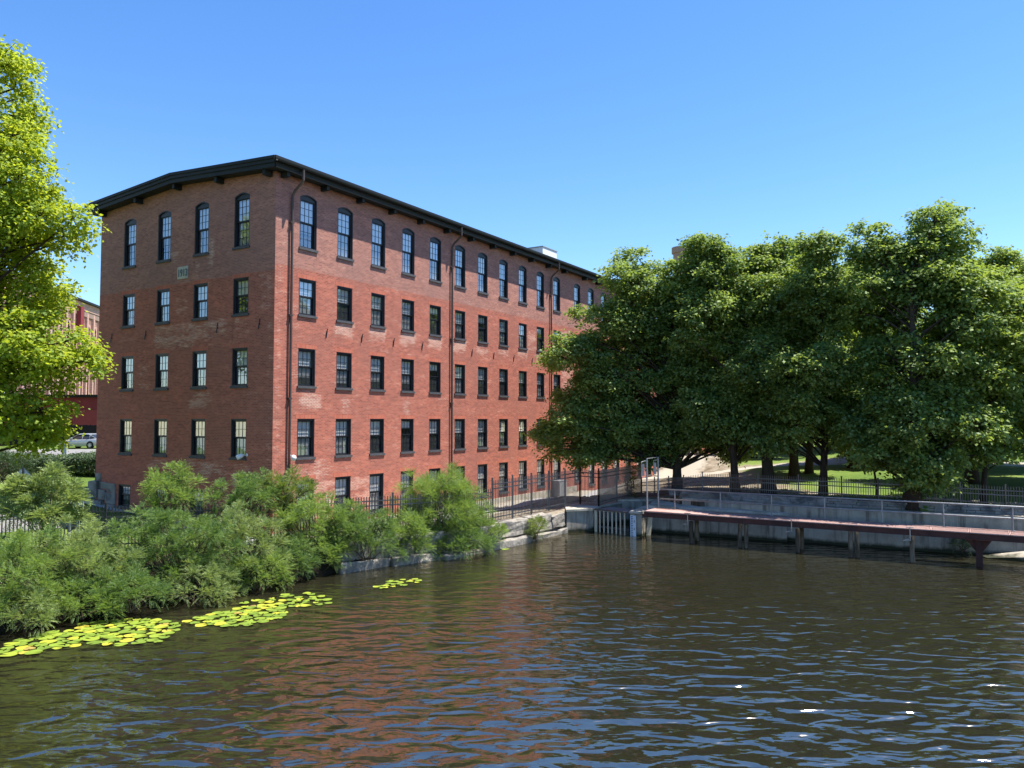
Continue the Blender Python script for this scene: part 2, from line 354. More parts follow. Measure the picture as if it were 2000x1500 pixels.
# ------------------------------------------------------------------ ground, water, paths
SHX = [(-90, -60), (-30, 7.3), (-15.5, 23.3), (-6.25, 33.5), (-2.15, 36.9), (3.12, 44.2), (4.8, 45.2), (5.3, 48.9), (9.5, 48.9), (9.7, 45.6), (10.2, 44.9), (12, 43.4), (14.6, 41.3), (17.2, 39.7), (20.8, 37.7), (24.2, 36.3), (40, 29), (130, -12)]
_sx = np.array([p[0] for p in SHX]); _sy = np.array([p[1] for p in SHX])
def shore(x): return np.interp(x, _sx, _sy)
CX, CY = -11.2, 36.0                      # near corner of the mill
RX, RY = .5277, .8494                     # along its long front
NX, NY = .8494, -.5277                    # out of the long front
def bp(s, n=0.0, z=0.0): return Vector((CX + RX*s + NX*n, CY + RY*s + NY*n, z))
CTRL = [(-30,8,1.2),(-20,20,1.1),(-15.5,25,1.2),(-10,31,1.2),(-6,34.5,1.2),(-2,38,1.2),(.5,41.5,1.2),(3.1,45,1.2),(4.9,47,1.2),(6,49.5,1.25),(9,49.5,1.5),
        (10.2,45.5,2.1),(12,44,2.2),(14.6,42,2.25),(17.2,40.4,2.25),(20.8,38.4,2.2),(24.2,37,2.1),(32,33.5,2.1),(60,22,2.2),(120,0,2.3),
        (12.5,50,2.0),(18,50,2.2),(26,48,2.3),(36,46,2.5),(14,60,1.9),(24,62,2.6),(34,70,3.2),(20,80,2.9),(32,95,3.6),(60,80,3.8),(30,140,4.5),(90,140,5),(90,60,3.2),
        (-28,52,2.5),(-32,60,3.3),(-41,74,3.55),(-45,83,3.9),(-60,100,4.0),(-36,55,2.8),(-34,42,1.9),(-30,33,1.5),(-50,60,3.4),(-70,70,3.6),(-24,44.5,1.65),(-60,30,2.0),(-60,0,1.6),(-100,100,4),(-27,48,1.9),(-26,62,3.0),(-30,80,3.6)]
for s_, z_ in ((-1, .95), (3, .8), (8, .7), (16, .65), (26, .5), (36, .45), (46, .8), (58, 1.6), (70, 2.4), (80, 3.0)):
    p = bp(s_, .6); CTRL.append((p.x, p.y, z_))
for t_, z_ in ((5, 1.1), (10, 1.45)):
    CTRL.append((CX - NX*t_ - .5*RX, CY - NY*t_ - .5*RY, z_))
_c = np.array(CTRL)
def gz(x, y):
    x = np.asarray(x, float); y = np.asarray(y, float)
    d2 = (x[..., None]-_c[:, 0])**2 + (y[..., None]-_c[:, 1])**2 + .3
    w = 1/d2**1.6
    return (w*_c[:, 2]).sum(-1)/w.sum(-1)
def gzf(x, y): return float(gz(x, y))

def make_ground():
    xs = np.concatenate([np.arange(-90, -24, 2.), np.arange(-24, 30, .5), np.arange(30, 131, 2.5)])
    off = np.array([0, .03, .35, .7, 1.1, 1.5, 2, 2.6, 3.3, 4, 5, 6, 7, 8, 9, 10, 11, 12, 13.5, 15, 17, 19, 21, 23, 25, 28, 31, 34, 38, 42, 46, 50, 55, 60, 67, 75, 85, 100, 120, 150, 200, 300, 500, 1000, 2000.])
    nx, no = len(xs), len(off)
    X = np.repeat(xs[:, None], no, 1); walled = (xs > -7)
    Y = shore(xs)[:, None] + off[None, :] + np.where(walled, .45, 0)[:, None]
    Z = gz(X, Y)
    rng = np.random.default_rng(4)
    Z += rng.normal(0, .025, Z.shape)*(off[None, :] > 1)
    bank = np.clip(off/1.6, 0, 1)[None, :]**.8
    Zb = -.5 + (Z+.5)*bank
    Z = np.where(walled[:, None], Z-.03, Zb); Z[:, 0] = -1.2
    grass = np.zeros_like(Z); path = np.zeros_like(Z); mud_shade = np.zeros_like(Z)
    # park lawn to the right, lawn strip to the left
    grass += 1/(1+np.exp(-(X - (17.5 + (Y-45)*.10))/1.6))
    u_ = X/np.maximum(Y, 1)
    grass = np.where(X < -6, .95, grass)
    # worn pale track crossing the park
    d = np.abs(Y - (70 + (X-20)*-.25)); path += np.clip(1.15-d/3.0, 0, 1)*(X > 9)
    d = np.abs(Y - (43.0 + (X-20)*-.62+1.0)); path += np.clip(1.0-d/1.1, 0, 1)*(X > 17)*.9
    d = (X-bp(20, 0).x)*NX + (Y-bp(20, 0).y)*NY; path += np.clip(1.1-np.abs(d-2.5)/3.4, 0, 1)*((X-CX)*RX+(Y-CY)*RY > 1)
    grass *= (1-np.clip(path, 0, 1))
    mud_shade = (np.where(X < -6, np.clip(1-(off[None, :]-2.6)/1.2, 0, 1), 0))  # wet bank soil, with the shade under the shrubs painted into its colour
    vv = np.stack([X, Y, Z], -1).reshape(-1, 3)
    cc = np.stack([grass, path, mud_shade, np.ones_like(mud_shade)], -1).reshape(-1, 4)
    i = np.arange(nx-1)[:, None]*no + np.arange(no-1)[None, :]
    f = np.stack([i, i+no, i+no+1, i+1], -1).reshape(-1, 4)
    me = bpy.data.meshes.new('ground'); me.from_pydata(vv.tolist(), [], f.tolist())
    a = me.color_attributes.new('paint', 'FLOAT_COLOR', 'POINT'); a.data.foreach_set('color', cc.astype(np.float32).ravel())
    me.polygons.foreach_set('use_smooth', [True]*len(me.polygons)); me.materials.append(M['ground']); me.update()
    tag(link('ground', me), kind='structure')
make_ground()
mb = MB(); mb.quad((-300, -200, 0), (300, -200, 0), (300, 47.6, 0), (-300, 47.6, 0))
tag(mb.build('water', M['water']), kind='structure')

def drape(name, pts, width, mat, dz=.02, step=.6):
    pts = [Vector((p[0], p[1], 0)) for p in pts]; mb = MB(); P = []
    for a, b in zip(pts[:-1], pts[1:]):
        n = max(1, int((b-a).length/step))
        for i in range(n): P.append(a.lerp(b, i/n))
    P.append(pts[-1])
    vv = []; K = 6
    for i, p in enumerate(P):
        d = (P[min(i+1, len(P)-1)]-P[max(i-1, 0)]).normalized(); q = Vector((-d.y, d.x, 0))
        for k in range(K+1):
            r = p + q*width*(k/K-.5); vv.append((r.x, r.y, gzf(r.x, r.y)+dz))
    ff = [(i*(K+1)+k+1, i*(K+1)+k, (i+1)*(K+1)+k, (i+1)*(K+1)+k+1) for i in range(len(P)-1) for k in range(K)]
    mb.add(vv, ff); o = mb.build(name, mat, smooth=True); return tag(o, kind='structure')
drape('pavement', [(-25.6, 46.0), (-22.6, 43.2), (-17.5, 40.0), (-12.3, 35.2), (-11, 34)], 1.3, M['pale_path'], .05)
drape('driveway', [(-40, 41.5), (-33, 42.0), (-27, 39.5), (-22, 35)], 4.2, M['asphalt'], .05)
drape('road', [(-95, 64), (-60, 66), (-42, 66), (-30, 68), (-10, 74)], 15, M['asphalt'], .05, 1.5)
pp = [bp(s, 3.0) for s in (2, 10, 20, 30, 36)]
drape('pavement', [(p.x, p.y) for p in pp], 1.8, M['pale_path'], .05)

# ------------------------------------------------------------------ the mill
BW, BL = 14.6, 75.0
mill = empty('brick_mill', (CX, CY, 0), label='long red brick mill with date stone 1913, black framed windows and dark eaves', cat='mill building')
CEN = CAMZ
Mr = Matrix(((RX, -NX, 0, 0), (RY, -NY, 0, 0), (0, 0, 1, CEN), (0, 0, 0, 1)))                    # long front: x = s, y = inward
Mg = Matrix(((NX, RX, 0, -NX*BW), (NY, RY, 0, -NY*BW), (0, 0, 1, CEN), (0, 0, 0, 1)))            # gable: x = BW - t
WT = 11.80                                                                                     # wall top above camera level
def opz(v, y): return zr(v)*y
WH = dict(r5=(8.45, 10.96, .17), r4=(5.13, 6.92, 0), r3=(1.63, 3.48, 0), r2=(-1.86, .03, 0), r1=(-5.0, -2.96, 0))
cols = [1.50 + 2.58*i for i in range(11)] + [30.8 + 2.56*j for j in range(17)]
WWD = 1.12
rights = []
for i, s in enumerate(cols):
    for r, (zb, zt, rise) in WH.items():
        if r == 'r1' and i > 11: zb, zt, rise = -5.45, -3.3, .22
        rights.append((s, s+WWD, zb, zt, rise, i, r))
gables = []
for j, t in enumerate((1.85, 4.95, 8.08, 11.2)):
    x = BW - t - WWD
    for r, (zb, zt, rise) in WH.items():
        if r == 'r1': zb, zt = -4.75, -3.55
        gables.append((x, x+WWD, zb, zt, rise, j, r))
def sstep(a, b, x): t = min(1, max(0, (x-a)/(b-a))); return t*t*(3-2*t)
def rectm(x, z, x0, x1, z0, z1, e=.25):
    return sstep(x0-e, x0+e, x)*(1-sstep(x1-e, x1+e, x))*sstep(z0-e, z0+e, z)*(1-sstep(z1-e, z1+e, z))
RP = []                       # repointed pale patches on the long front: x0,x1,z0,z1,amount
for i in range(1, 10):
    a = .62 if i > 5 else .8
    RP.append((cols[i]-.15, cols[i]+WWD+.15, 4.15+.12*(i % 3), 4.95, a))
RP += [(cols[0]+.1, cols[0]+1.6, .55, 1.3, .8), (cols[1]+.3, cols[1]+1.1, .3, 1.3, .6), (cols[3]+.2, cols[3]+.8, .2, 1.3, .6), (cols[2]-.1, cols[2]+1.4, 3.8, 4.0, .6),
       (cols[0]-.9, cols[0]+2.3, -5.2, -2.3, .55), (cols[1]-.6, cols[1]+3.0, -5.4, -3.0, .55), (cols[0]-.6, cols[0]+.2, .3, 6.2, .30), (0, .35, -3, 7.4, .5),
       (cols[8]+1.3, cols[9]-.1, 4.9, 6.6, .55), (cols[10]+1.2, cols[11]-.2, 1, 7.0, .6), (cols[0]+1.1, cols[0]+1.7, -3, -1.9, .7), (cols[5]+1.2, cols[6]-.1, -1.8, -1.2, .4)]
for i in (12, 14, 15, 17): RP.append((cols[i]-.6, cols[i]+1.6, -1+i % 4, 1.4+i % 4, .5))
GP = [(BW-6.2, BW-3.3, 4.0, 4.9, .7), (BW-9.5, BW-5.9, 3.75, 5.0, .75), (BW-2.8, BW-1.6, 3.8, 5.0, .45), (BW-6.4, BW-4.6, .5, 1.45, .75), (BW-4.5, BW-3.0, -2.9, -1.9, .6), (BW-6.6, BW-4.3, -3.1, -1.9, .65),
      (BW-9.6, BW-7.6, -2.6, -2.0, .6), (BW-2.9, BW-1.5, -3.3, -2.0, .65), (BW-1.0, BW, 5.3, 7.0, .55), (BW-.5, BW, -2.3, 4.8, .4), (BW-5.0, BW-4.4, 7.5, 9.3, .85), (BW-8.1, BW-7.4, 8.1, 8.9, .75), (BW-5.6, BW-4.7, 6.6, 7.2, .8),
      (BW-10.8, BW-9.7, 1.5, 3.1, .45), (BW-7.5, BW-6.6, 5.2, 6.6, .5), (BW-12.4, BW-11.3, 3.8, 4.6, .4), (BW-6.1, BW-5.7, 7.5, 7.9, .8)]
def streak(x, z, wins):
    d = 0
    for i, w in enumerate(wins):
        if w[0]-.3 < x < w[1]+.3 and w[2]-1.5 < z < w[2]:
            L = .35+.75*((i*37) % 11)/11.0; a = .30+.28*((i*53) % 7)/7.0
            d = max(d, (rectm(x, z, w[0]-.08, w[0]+.18, w[2]-L, w[2], .12)+rectm(x, z, w[1]-.18, w[1]+.08, w[2]-L*.8, w[2], .12)+.5*rectm(x, z, w[0], w[1], w[2]-.3, w[2], .12))*a)
    return min(1, d)
def paint_r(x, z):
    p = max([rectm(x, z, *q[:4], e=.12)*q[4] for q in RP] + [0]); p = max(p, .16)
    d = streak(x, z, rights)
    return (p*1.0, 1 if z > 7.28 else 0, d, 1)
def paint_g(x, z):
    p = max([rectm(x, z, *q[:4], e=.12)*q[4] for q in GP] + [.08])
    d = max(rectm(x, z, BW-3.2, BW-2.9, 3.6, 5.2, .1)*.6, streak(x, z, gables))
    return (p*.78, 1 if z > 7.10 else 0, d, 1)
def wall_grid(W, z0, z1, ops, fn, step=.34):
    xs = {0.0, W}; zs = {z0, z1}
    for o in ops:
        xs |= {round(o[0], 4), round(o[1], 4)}; zs |= {round(o[2], 4), round(o[3], 4), round(o[3]+o[4], 4)}
    def sub(v, st):
        v = sorted(v); r = []
        for a, b in zip(v[:-1], v[1:]):
            n = max(1, int(math.ceil((b-a)/st))); r += [a+(b-a)*i/n for i in range(n)]
        return r+[v[-1]]
    xs = sub(xs, step); zs = sub(zs, step)
    mb = MB(); idx = {}
    def vid(i, j):
        if (i, j) not in idx:
            idx[(i, j)] = len(mb.v); mb.v.append((xs[i], 0, zs[j])); mb.uv.append((xs[i], zs[j])); mb.c.append(fn(xs[i], zs[j]))
        return idx[(i, j)]
    for i in range(len(xs)-1):
        cx = (xs[i]+xs[i+1])/2; oo = [o for o in ops if o[0] < cx < o[1]]
        for j in range(len(zs)-1):
            cz = (zs[j]+zs[j+1])/2
            if any(o[2] < cz < o[3]+o[4] for o in oo): continue
            mb.f.append((vid(i, j), vid(i+1, j), vid(i+1, j+1), vid(i, j+1))); mb.m.append(0)
    for o in ops:                                       # arch spandrels
        if o[4] > 0:
            N = 10; w = o[1]-o[0]
            for k in range(N):
                xa, xb = o[0]+w*k/N, o[0]+w*(k+1)/N
                za, zb = [o[3]+o[4]*(1-(2*(q-o[0])/w-1)**2) for q in (xa, xb)]
                zt = o[3]+o[4]
                pts = [(xa, 0, za), (xb, 0, zb), (xb, 0, zt), (xa, 0, zt)]
                mb.add(pts, [(0, 1, 2, 3)], 0, [(p[0], p[2]) for p in pts], [fn(p[0], p[2]) for p in pts])
    return mb
ops_r = [o[:5] for o in rights]; ops_g = [o[:5] for o in gables]
Z0 = -7.2
wall_grid(BL, Z0, WT, ops_r, paint_r).build('wall', M['brick'], mill, M=Mr)
g = wall_grid(BW, Z0, WT, ops_g, paint_g)
RIDGE = 12.28
pts = [(0, 0, WT), (BW, 0, WT), (BW/2, 0, RIDGE)]
g.add(pts, [(0, 1, 2)], 0, [(p[0], p[2]) for p in pts], [paint_g(p[0], p[2]) for p in pts])
g.build('wall', M['brick'], mill, M=Mg)
mb = MB()                                                # rear side and far gable
for a, b in (((-NX*BW, -NY*BW), (-NX*BW+RX*BL, -NY*BW+RY*BL)), ((-NX*BW+RX*BL, -NY*BW+RY*BL), (RX*BL, RY*BL))):
    q = [(a[0], a[1], CEN+Z0), (a[0], a[1], CEN+WT), (b[0], b[1], CEN+WT), (b[0], b[1], CEN+Z0)]
    mb.add(q, [(0, 1, 2, 3)], 0, [(0, Z0), (0, WT), (BL, WT), (BL, Z0)], [(0, 0, 0, 1)]*4)
mb.build('wall', M['brick'], mill)

# windows ---------------------------------------------------------------
def window_meshes(w, h, rise, lights):
    """frame fills the deep reveal; returns dict of meshes in local coords, origin at lower left of the opening on the wall face"""
    f = MB(); D = .15; J = .055
    f.box(0, J, .012, D+.06, 0, h); f.box(w-J, w, .012, D+.06, 0, h)         # jamb linings
    f.box(J, w-J, .012, D+.06, 0, .05)
    if rise == 0:
        f.box(J, w-J, .012, D+.06, h-J, h); top = h-J
    else:
        N = 10
        for k in range(N):                                   # curved head lining and filler panel
            xa, xb = w*k/N, w*(k+1)/N
            za, zb = [h+rise*(1-(2*q/w-1)**2) for q in (xa, xb)]
            f.add([(xa, .012, za-.05), (xb, .012, zb-.05), (xb, .012, zb), (xa, .012, za), (xa, D, za-.05), (xb, D, zb-.05), (xb, D, zb), (xa, D, za)],
                  [(0, 1, 2, 3), (0, 4, 5, 1)])
            f.add([(xa, D-.07, h-.06), (xb, D-.07, h-.06), (xb, D-.07, zb-.03), (xa, D-.07, za-.03)], [(0, 1, 2, 3)])
        f.box(J, w-J, D-.069, D+.05, h-.10, h-.04); top = h-.08
    a, b = J, w-J
    # outer stop, two sashes, meeting rail
    mid = (top+.05)/2+.02; st = .045
    yo, yi = D-.04, D+.01
    f.box(a, a+.05, yo-.05, yo, .05, top); f.box(b-.05, b, yo-.05, yo, .05, top); f.box(a+.05, b-.05, yo-.05, yo, top-.05, top)
    for (z0, z1, y) in ((mid, top-.05, yo), (.05, mid, yi)):
        f.box(a+.05, a+.05+st, y, y+.045, z0, z1); f.box(b-.05-st, b-.05, y, y+.045, z0, z1)
        f.box(a+.05+st, b-.05-st, y, y+.045, z0, z0+st+.01); f.box(a+.05+st, b-.05-st, y, y+.045, z1-st, z1)
        xa, xb = a+.05+st, b-.05-st; za, zb = z0+st+.01, z1-st
        for k in (1, 2): x = xa+(xb-xa)*k/3; f.box(x-.010, x+.010, y+.006, y+.034, za, zb)
        for k in range(1, lights): z = za+(zb-za)*k/lights; f.box(xa, xb, y+.008, y+.032, z-.010, z+.010)
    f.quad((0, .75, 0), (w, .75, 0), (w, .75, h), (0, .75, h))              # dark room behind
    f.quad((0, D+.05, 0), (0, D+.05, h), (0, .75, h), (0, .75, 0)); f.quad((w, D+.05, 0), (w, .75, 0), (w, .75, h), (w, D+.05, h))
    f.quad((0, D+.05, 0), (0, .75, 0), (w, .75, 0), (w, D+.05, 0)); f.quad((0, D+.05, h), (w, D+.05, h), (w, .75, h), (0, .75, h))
    U = MB(); U.quad((a+.05, yo+.02, mid), (b-.05, yo+.02, mid), (b-.05, yo+.02, top-.05), (a+.05, yo+.02, top-.05))
    L = MB(); L.quad((a+.05, yi+.02, .05), (b-.05, yi+.02, .05), (b-.05, yi+.02, mid), (a+.05, yi+.02, mid))
    s = MB(); s.box(-.06, w+.06, -.07, .0, -.115, 0); s.box(-.0, w+.0, .0, .012+.05, -.0, .006)
    d = {'frame': f, 'up': U, 'low': L, 'sill': s}
    if rise == 0:
        l = MB(); q = [(-.12, -.006, h), (w+.12, -.006, h), (w+.12, -.006, h+.20), (-.12, -.006, h+.20), (-.12, 0.01, h), (w+.12, 0.01, h), (w+.12, 0.01, h+.20), (-.12, 0.01, h+.20)]
        l.add(q, [(0, 1, 2, 3), (0, 4, 5, 1), (1, 5, 6, 2), (3, 2, 6, 7), (0, 3, 7, 4)], 0, [(p[0], p[2]-h+.14) for p in q]); d['lintel'] = l
    return d
_wcache = {}
rw = random.Random(7)
def wvariant(h, rise, lights):
    k = (round(h, 3), rise, lights)
    if k not in _wcache:
        d = window_meshes(WWD, h, rise, lights)
        _wcache[k] = ({a: b.mesh({'frame': 'window', 'up': 'upper_sash_glass', 'low': 'lower_sash_glass', 'sill': 'sill', 'lintel': 'lintel'}[a],
                      {'frame': M['black'], 'up': M['glass'], 'low': M['screen'], 'sill': M['sill'], 'lintel': M['soldier']}[a]) for a, b in d.items()}, d, {})
    return _wcache[k]
def blind_mesh(h, frac):
    b = MB(); z0 = h-(h-.08)*frac; n = 5
    for i in range(n):
        xa = .10+(WWD-.2)*i/n; xb = .10+(WWD-.2)*(i+1)/n
        b.quad((xa, .212, z0), (xb, .212, z0), (xb, .212, h-.06), (xa, .212, h-.06))
    return b
NAMES = {'up': 'upper_sash_glass', 'low': 'lower_sash_glass', 'sill': 'sill', 'lintel': 'lintel'}
def put_window(MM, x, zb, zt, rise, row):
    h = zt-zb; me, _, bl = wvariant(h, rise, 3 if row == 'r5' else 2)
    T = MM @ Matrix.Translation((x, 0, zb))
    w = link('window', me['frame'], mill, T)
    for k in NAMES:
        if k in me: link(NAMES[k], me[k], w)
    fr = rw.choice([1, 1, .9, .8, .62, .5, .5, .3] if row in ('r2', 'r3', 'r4') else [1, 1, 1, .95, .75])
    if row == 'r5': fr = rw.choice([1, 1, 1, .72])
    if fr not in bl: bl[fr] = blind_mesh(h, fr).mesh('blind', M['blind'])
    link('blind', bl[fr], w)
for o in gables: put_window(Mg, o[0], o[2], o[3], o[4], o[6])
rest = MB(); RM = [M['black'], M['glass'], M['screen'], M['sill'], M['soldier'], M['blind']]
for o in rights:
    if o[5] < 16: put_window(Mr, o[0], o[2], o[3], o[4], o[6])
    else:
        _, d, _2 = wvariant(o[3]-o[2], o[4], 3 if o[6] == 'r5' else 2)
        for k, mi in (('frame', 0), ('up', 1), ('low', 2), ('sill', 3), ('lintel', 4)):
            if k in d: b = d[k]; rest.add([(p[0]+o[0], p[1], p[2]+o[2]) for p in b.v], b.f, mi, b.uv)
        b = blind_mesh(o[3]-o[2], rw.choice([1, .8, .5])); rest.add([(p[0]+o[0], p[1], p[2]+o[2]) for p in b.v], b.f, 5)
tag(rest.build('window', RM, mill, M=Mr), kind='stuff')

# roof, eaves ------------------------------------------------------------
OH = .52
def roofz(n): return 12.74 - abs(n+BW/2)*(.50/(BW/2+OH)) + CEN      # n = 0 at long front, -BW at the rear
s0, s1 = -OH, BL+OH
def rp(s, n, z): v = bp(s, n, z); return (v.x-CX, v.y-CY, z)
mb = MB()
for n0, n1 in ((OH, -BW/2), (-BW/2, -BW-OH)):
    mb.quad(rp(s0, n0, roofz(n0)), rp(s1, n0, roofz(n0)), rp(s1, n1, roofz(n1)), rp(s0, n1, roofz(n1)))
    mb.quad(rp(s0, n0, roofz(n0)-.46), rp(s0, n1, roofz(n1)-.46), rp(s1, n1, roofz(n1)-.46), rp(s1, n0, roofz(n0)-.46))
roof = mb.build('roof', M['roof_trim'], mill)
mb = MB()                                     # stepped fascia boards all round
for (so_, z0, z1) in ((0.0, .13, .48), (.06, .08, .27), (.12, -.03, .11)):
    for s, sg in ((s0, -1), (s1, 1)):
        for n0, n1 in ((OH+so_, -BW/2), (-BW/2, -BW-OH-so_)):
            a = [rp(s+sg*so_, n, roofz(n)-z) for n, z in ((n0, z1), (n1, z1), (n1, z0), (n0, z0))]
            b = [rp(s+sg*(so_+.05), n, roofz(n)-z) for n, z in ((n0, z1), (n1, z1), (n1, z0), (n0, z0))]
            mb.add(a+b, [(0,1,2,3), (7,6,5,4), (0,4,5,1), (1,5,6,2), (2,6,7,3), (3,7,4,0)])
    for n, sg in ((OH, 1), (-BW-OH, -1)):
        z = roofz(n)
        a = [rp(s, n+sg*so_, zz) for s, zz in ((s0-so_, z-z1), (s1+so_, z-z1), (s1+so_, z-z0), (s0-so_, z-z0))]
        b = [rp(s, n+sg*(so_+.05), zz) for s, zz in ((s0-so_, z-z1), (s1+so_, z-z1), (s1+so_, z-z0), (s0-so_, z-z0))]
        mb.add(a+b, [(0,1,2,3), (7,6,5,4), (0,4,5,1), (1,5,6,2), (2,6,7,3), (3,7,4,0)])
mb.build('fascia', M['roof_trim'], roof)
mb = MB(); ze = roofz(OH)-.14                  # gutter hung off the front fascia
for k in range(8):
    a0, a1 = math.pi+math.pi*k/8, math.pi+math.pi*(k+1)/8
    n0, z0, n1, z1 = [OH+.25+.085*math.cos(a0), ze+.11*math.sin(a0), OH+.25+.085*math.cos(a1), ze+.11*math.sin(a1)]
    mb.quad(rp(s0-.1, n0, z0), rp(s1, n0, z0), rp(s1, n1, z1), rp(s0-.1, n1, z1))
mb.build('gutter', M['roof_trim'], roof)
mb0 = MB(); mb0.box(-.09, .09, -.0, .46, -.27, -.005)
bk = mb0.mesh('eave_bracket', M['roof_trim'])
nb = 0
for i in range(26):
    s = .35+2.58*i+(1.0 if i > 11 else 0); link('eave_bracket', bk, roof, Matrix(((RX, NX, 0, RX*s), (RY, NY, 0, RY*s), (0, 0, 1, roofz(.0)-.46), (0, 0, 0, 1))))
for t in (.35, 3.9, 7.3, 10.7, 14.2):
    link('eave_bracket', bk, roof, Matrix(((NX, -RX, 0, -NX*t), (NY, -RY, 0, -NY*t), (0, 0, 1, roofz(-t)-.47), (0, 0, 0, 1))))
for s in (.92, 13.95, 26.75, 41.0, 55.0):     # downspouts with a gooseneck to the gutter
    mb = MB(); P = [(s+.08, OH+.24, ze-.05), (s+.08, OH+.24, ze-.62), (s+.07, OH+.16, ze-.72), (s+.02, .24, ze-1.08), (s, .13, ze-1.28), (s, .12, ze-1.7), (s, .12, CEN-5.9)]
    mb.tube([rp(*p) for p in P], .062, 10)
    for z in (9.5, 5.0, 1.0, -3.2): mb.box(s-.10, s+.10, 0, .16, z-.04+CEN, z+.04+CEN, 0, Matrix(((RX, NX, 0, 0), (RY, NY, 0, 0), (0, 0, 1, 0), (0, 0, 0, 1))))
    mb.build('downspout', M['pipe'], mill, smooth=False)
# iron wall ties
mb = MB(); mb.bar((-.05, -.05, -.24), (.04, -.05, .24), .035, .03); mb.bar((.04, -.05, .24), (.075, -.05, .22), .03); mb.box(-.03, .03, -.05, .0, -.03, .03); tie = mb.mesh('wall_tie', M['black'])
for i in range(0, 10):
    if i != 4: link('wall_tie', tie, mill, Mr @ Matrix.Translation((cols[i]+1.85, 0, 4.35-.01*i)))
for x in (BW-13.3, BW-10.1, BW-4.1, BW-1.0): link('wall_tie', tie, mill, Mg @ Matrix.Translation((x, 0, 4.55)))
# date stone with figures
dx = BW-6.98
mb = MB(); mb.box(dx-.44, dx+.44, -.035, .0, 7.30, 7.95); ds = bevel(mb.build('date_stone', M['concrete_top'], mill, M=Mg), .012)
tc = bpy.data.curves.new('figures', 'FONT'); tc.body = '1913'; tc.size = .52; tc.extrude = .012; tc.offset = .012; tc.align_x = 'CENTER'; tc.space_character = 1.12
to = bpy.data.objects.new('figures_tmp', tc); COL.objects.link(to)
bpy.context.view_layer.update(); tme = bpy.data.meshes.new_from_object(to.evaluated_get(bpy.context.evaluated_depsgraph_get()))
bpy.data.objects.remove(to); tme.name = 'carved_date'; tme.materials.clear(); tme.materials.append(rough_mat('stone_figures', (.10, .13, .15), (.14, .17, .19), 6))
link('carved_date', tme, ds, Matrix.Translation((dx+.02, -.045, 7.44)) @ Matrix.Rotation(math.pi/2, 4, 'X') @ Matrix.Scale(.72, 4, (1, 0, 0)))
# granite quoins and base at the far end of the gable
rg = random.Random(3); fb = MB()
def stone(mb, x0, x1, y0, y1, z0, z1, j=.03, mi=0, Mx=None):
    c = [(x, y, z) for z in (z0, z1) for x, y in ((x0, y0), (x1, y0), (x1, y1), (x0, y1))]
    c = [Vector((x+rg.uniform(-j, j), y+rg.uniform(-j, j), z+rg.uniform(-j, j))) for x, y, z in c]
    if Mx is not None: c = [Mx @ q for q in c]
    mb.add(c, [(0,3,2,1),(4,5,6,7),(0,1,5,4),(1,2,6,5),(2,3,7,6),(3,0,4,7)], mi)
for a in ((0, .62, -.04, .2, -3.45, -3.05), (-.35, .45, -.22, .2, -4.4, -3.47), (.46, 1.2, -.07, .2, -3.9, -3.5), (1.22, 2.05, -.07, .2, -4.05, -3.55), (.3, 1.1, -.10, .2, -4.5, -3.92), (1.12, 2.1, -.09, .2, -4.7, -4.07), (-.25, .9, -.2, .2, -5.2, -4.52), (.92, 2.1, -.14, .2, -5.2, -4.72)):
    stone(fb, *a)
bevel(fb.build('stone_base', M['foundation'], mill, M=Mg), .03, 2)
fb = MB()                                      # pale plinth along the long front
fb.box(0.02, 31, -.05, .0, -6.6, -5.35); fb.build('plinth', M['concrete_top'], mill, M=Mr)
# wall floodlights
def wall_lamp(MM, x, z, lab):
    l = MB(); l.box(x-.05, x+.05, -.03, 0, z-.07, z+.07); l.bar((x, -.02, z), (x, -.22, z-.02), .04)
    o = l.build('wall_lamp', M['white'], mill, M=MM); o['label'] = lab
    h = MB(); h.tube([(x, -.20, z), (x-.04, -.30, z-.03), (x-.12, -.42, z-.09), (x-.17, -.48, z-.13)], [.05, .10, .125, .11], 10)
    link('lamp_head', h.mesh('lamp_head', M['white'], True), o)
wall_lamp(Mg, BW-1.75, -1.70, 'white floodlight on the shaded gable wall')
wall_lamp(Mr, 1.05, -1.75, 'white floodlight beside the first downspout')
mb = MB(); mb.box(3.42, 3.72, -.03, 0, -4.35, -3.85, 0); so2 = mb.build('wall_sign', M['white'], mill, M=Mr)
mb = MB(); mb.box(3.45, 3.69, -.036, -.0315, -3.96, -3.88); mb.box(3.47, 3.67, -.036, -.0315, -4.32, -4.26)
for z in (-4.03, -4.10, -4.17): mb.box(3.48, 3.66, -.036, -.0315, z-.012, z+.012)
link('sign_marks', mb.mesh('sign_marks', M['sign_red']), so2)
# white plant box on the roof
def rf(name, s0_, s1_, t0, t1, z0, z1, mat, parent):
    mb = MB(); v = [rp(s, -t, z) for z in (z0, z1) for s, t in ((s0_, t0), (s1_, t0), (s1_, t1), (s0_, t1))]
    mb.add(v, [(0,3,2,1),(4,5,6,7),(0,1,5,4),(1,2,6,5),(2,3,7,6),(3,0,4,7)]); return mb.build(name, mat, parent)
rb = rf('rooftop_screen', 32, 34.5, 3.6, 6.6, CEN+12.2, CEN+14.75, M['white'], mill)
rf('screen_cap', 31.95, 34.55, 3.55, 6.65, CEN+14.753, CEN+14.83, M['galv'], rb)
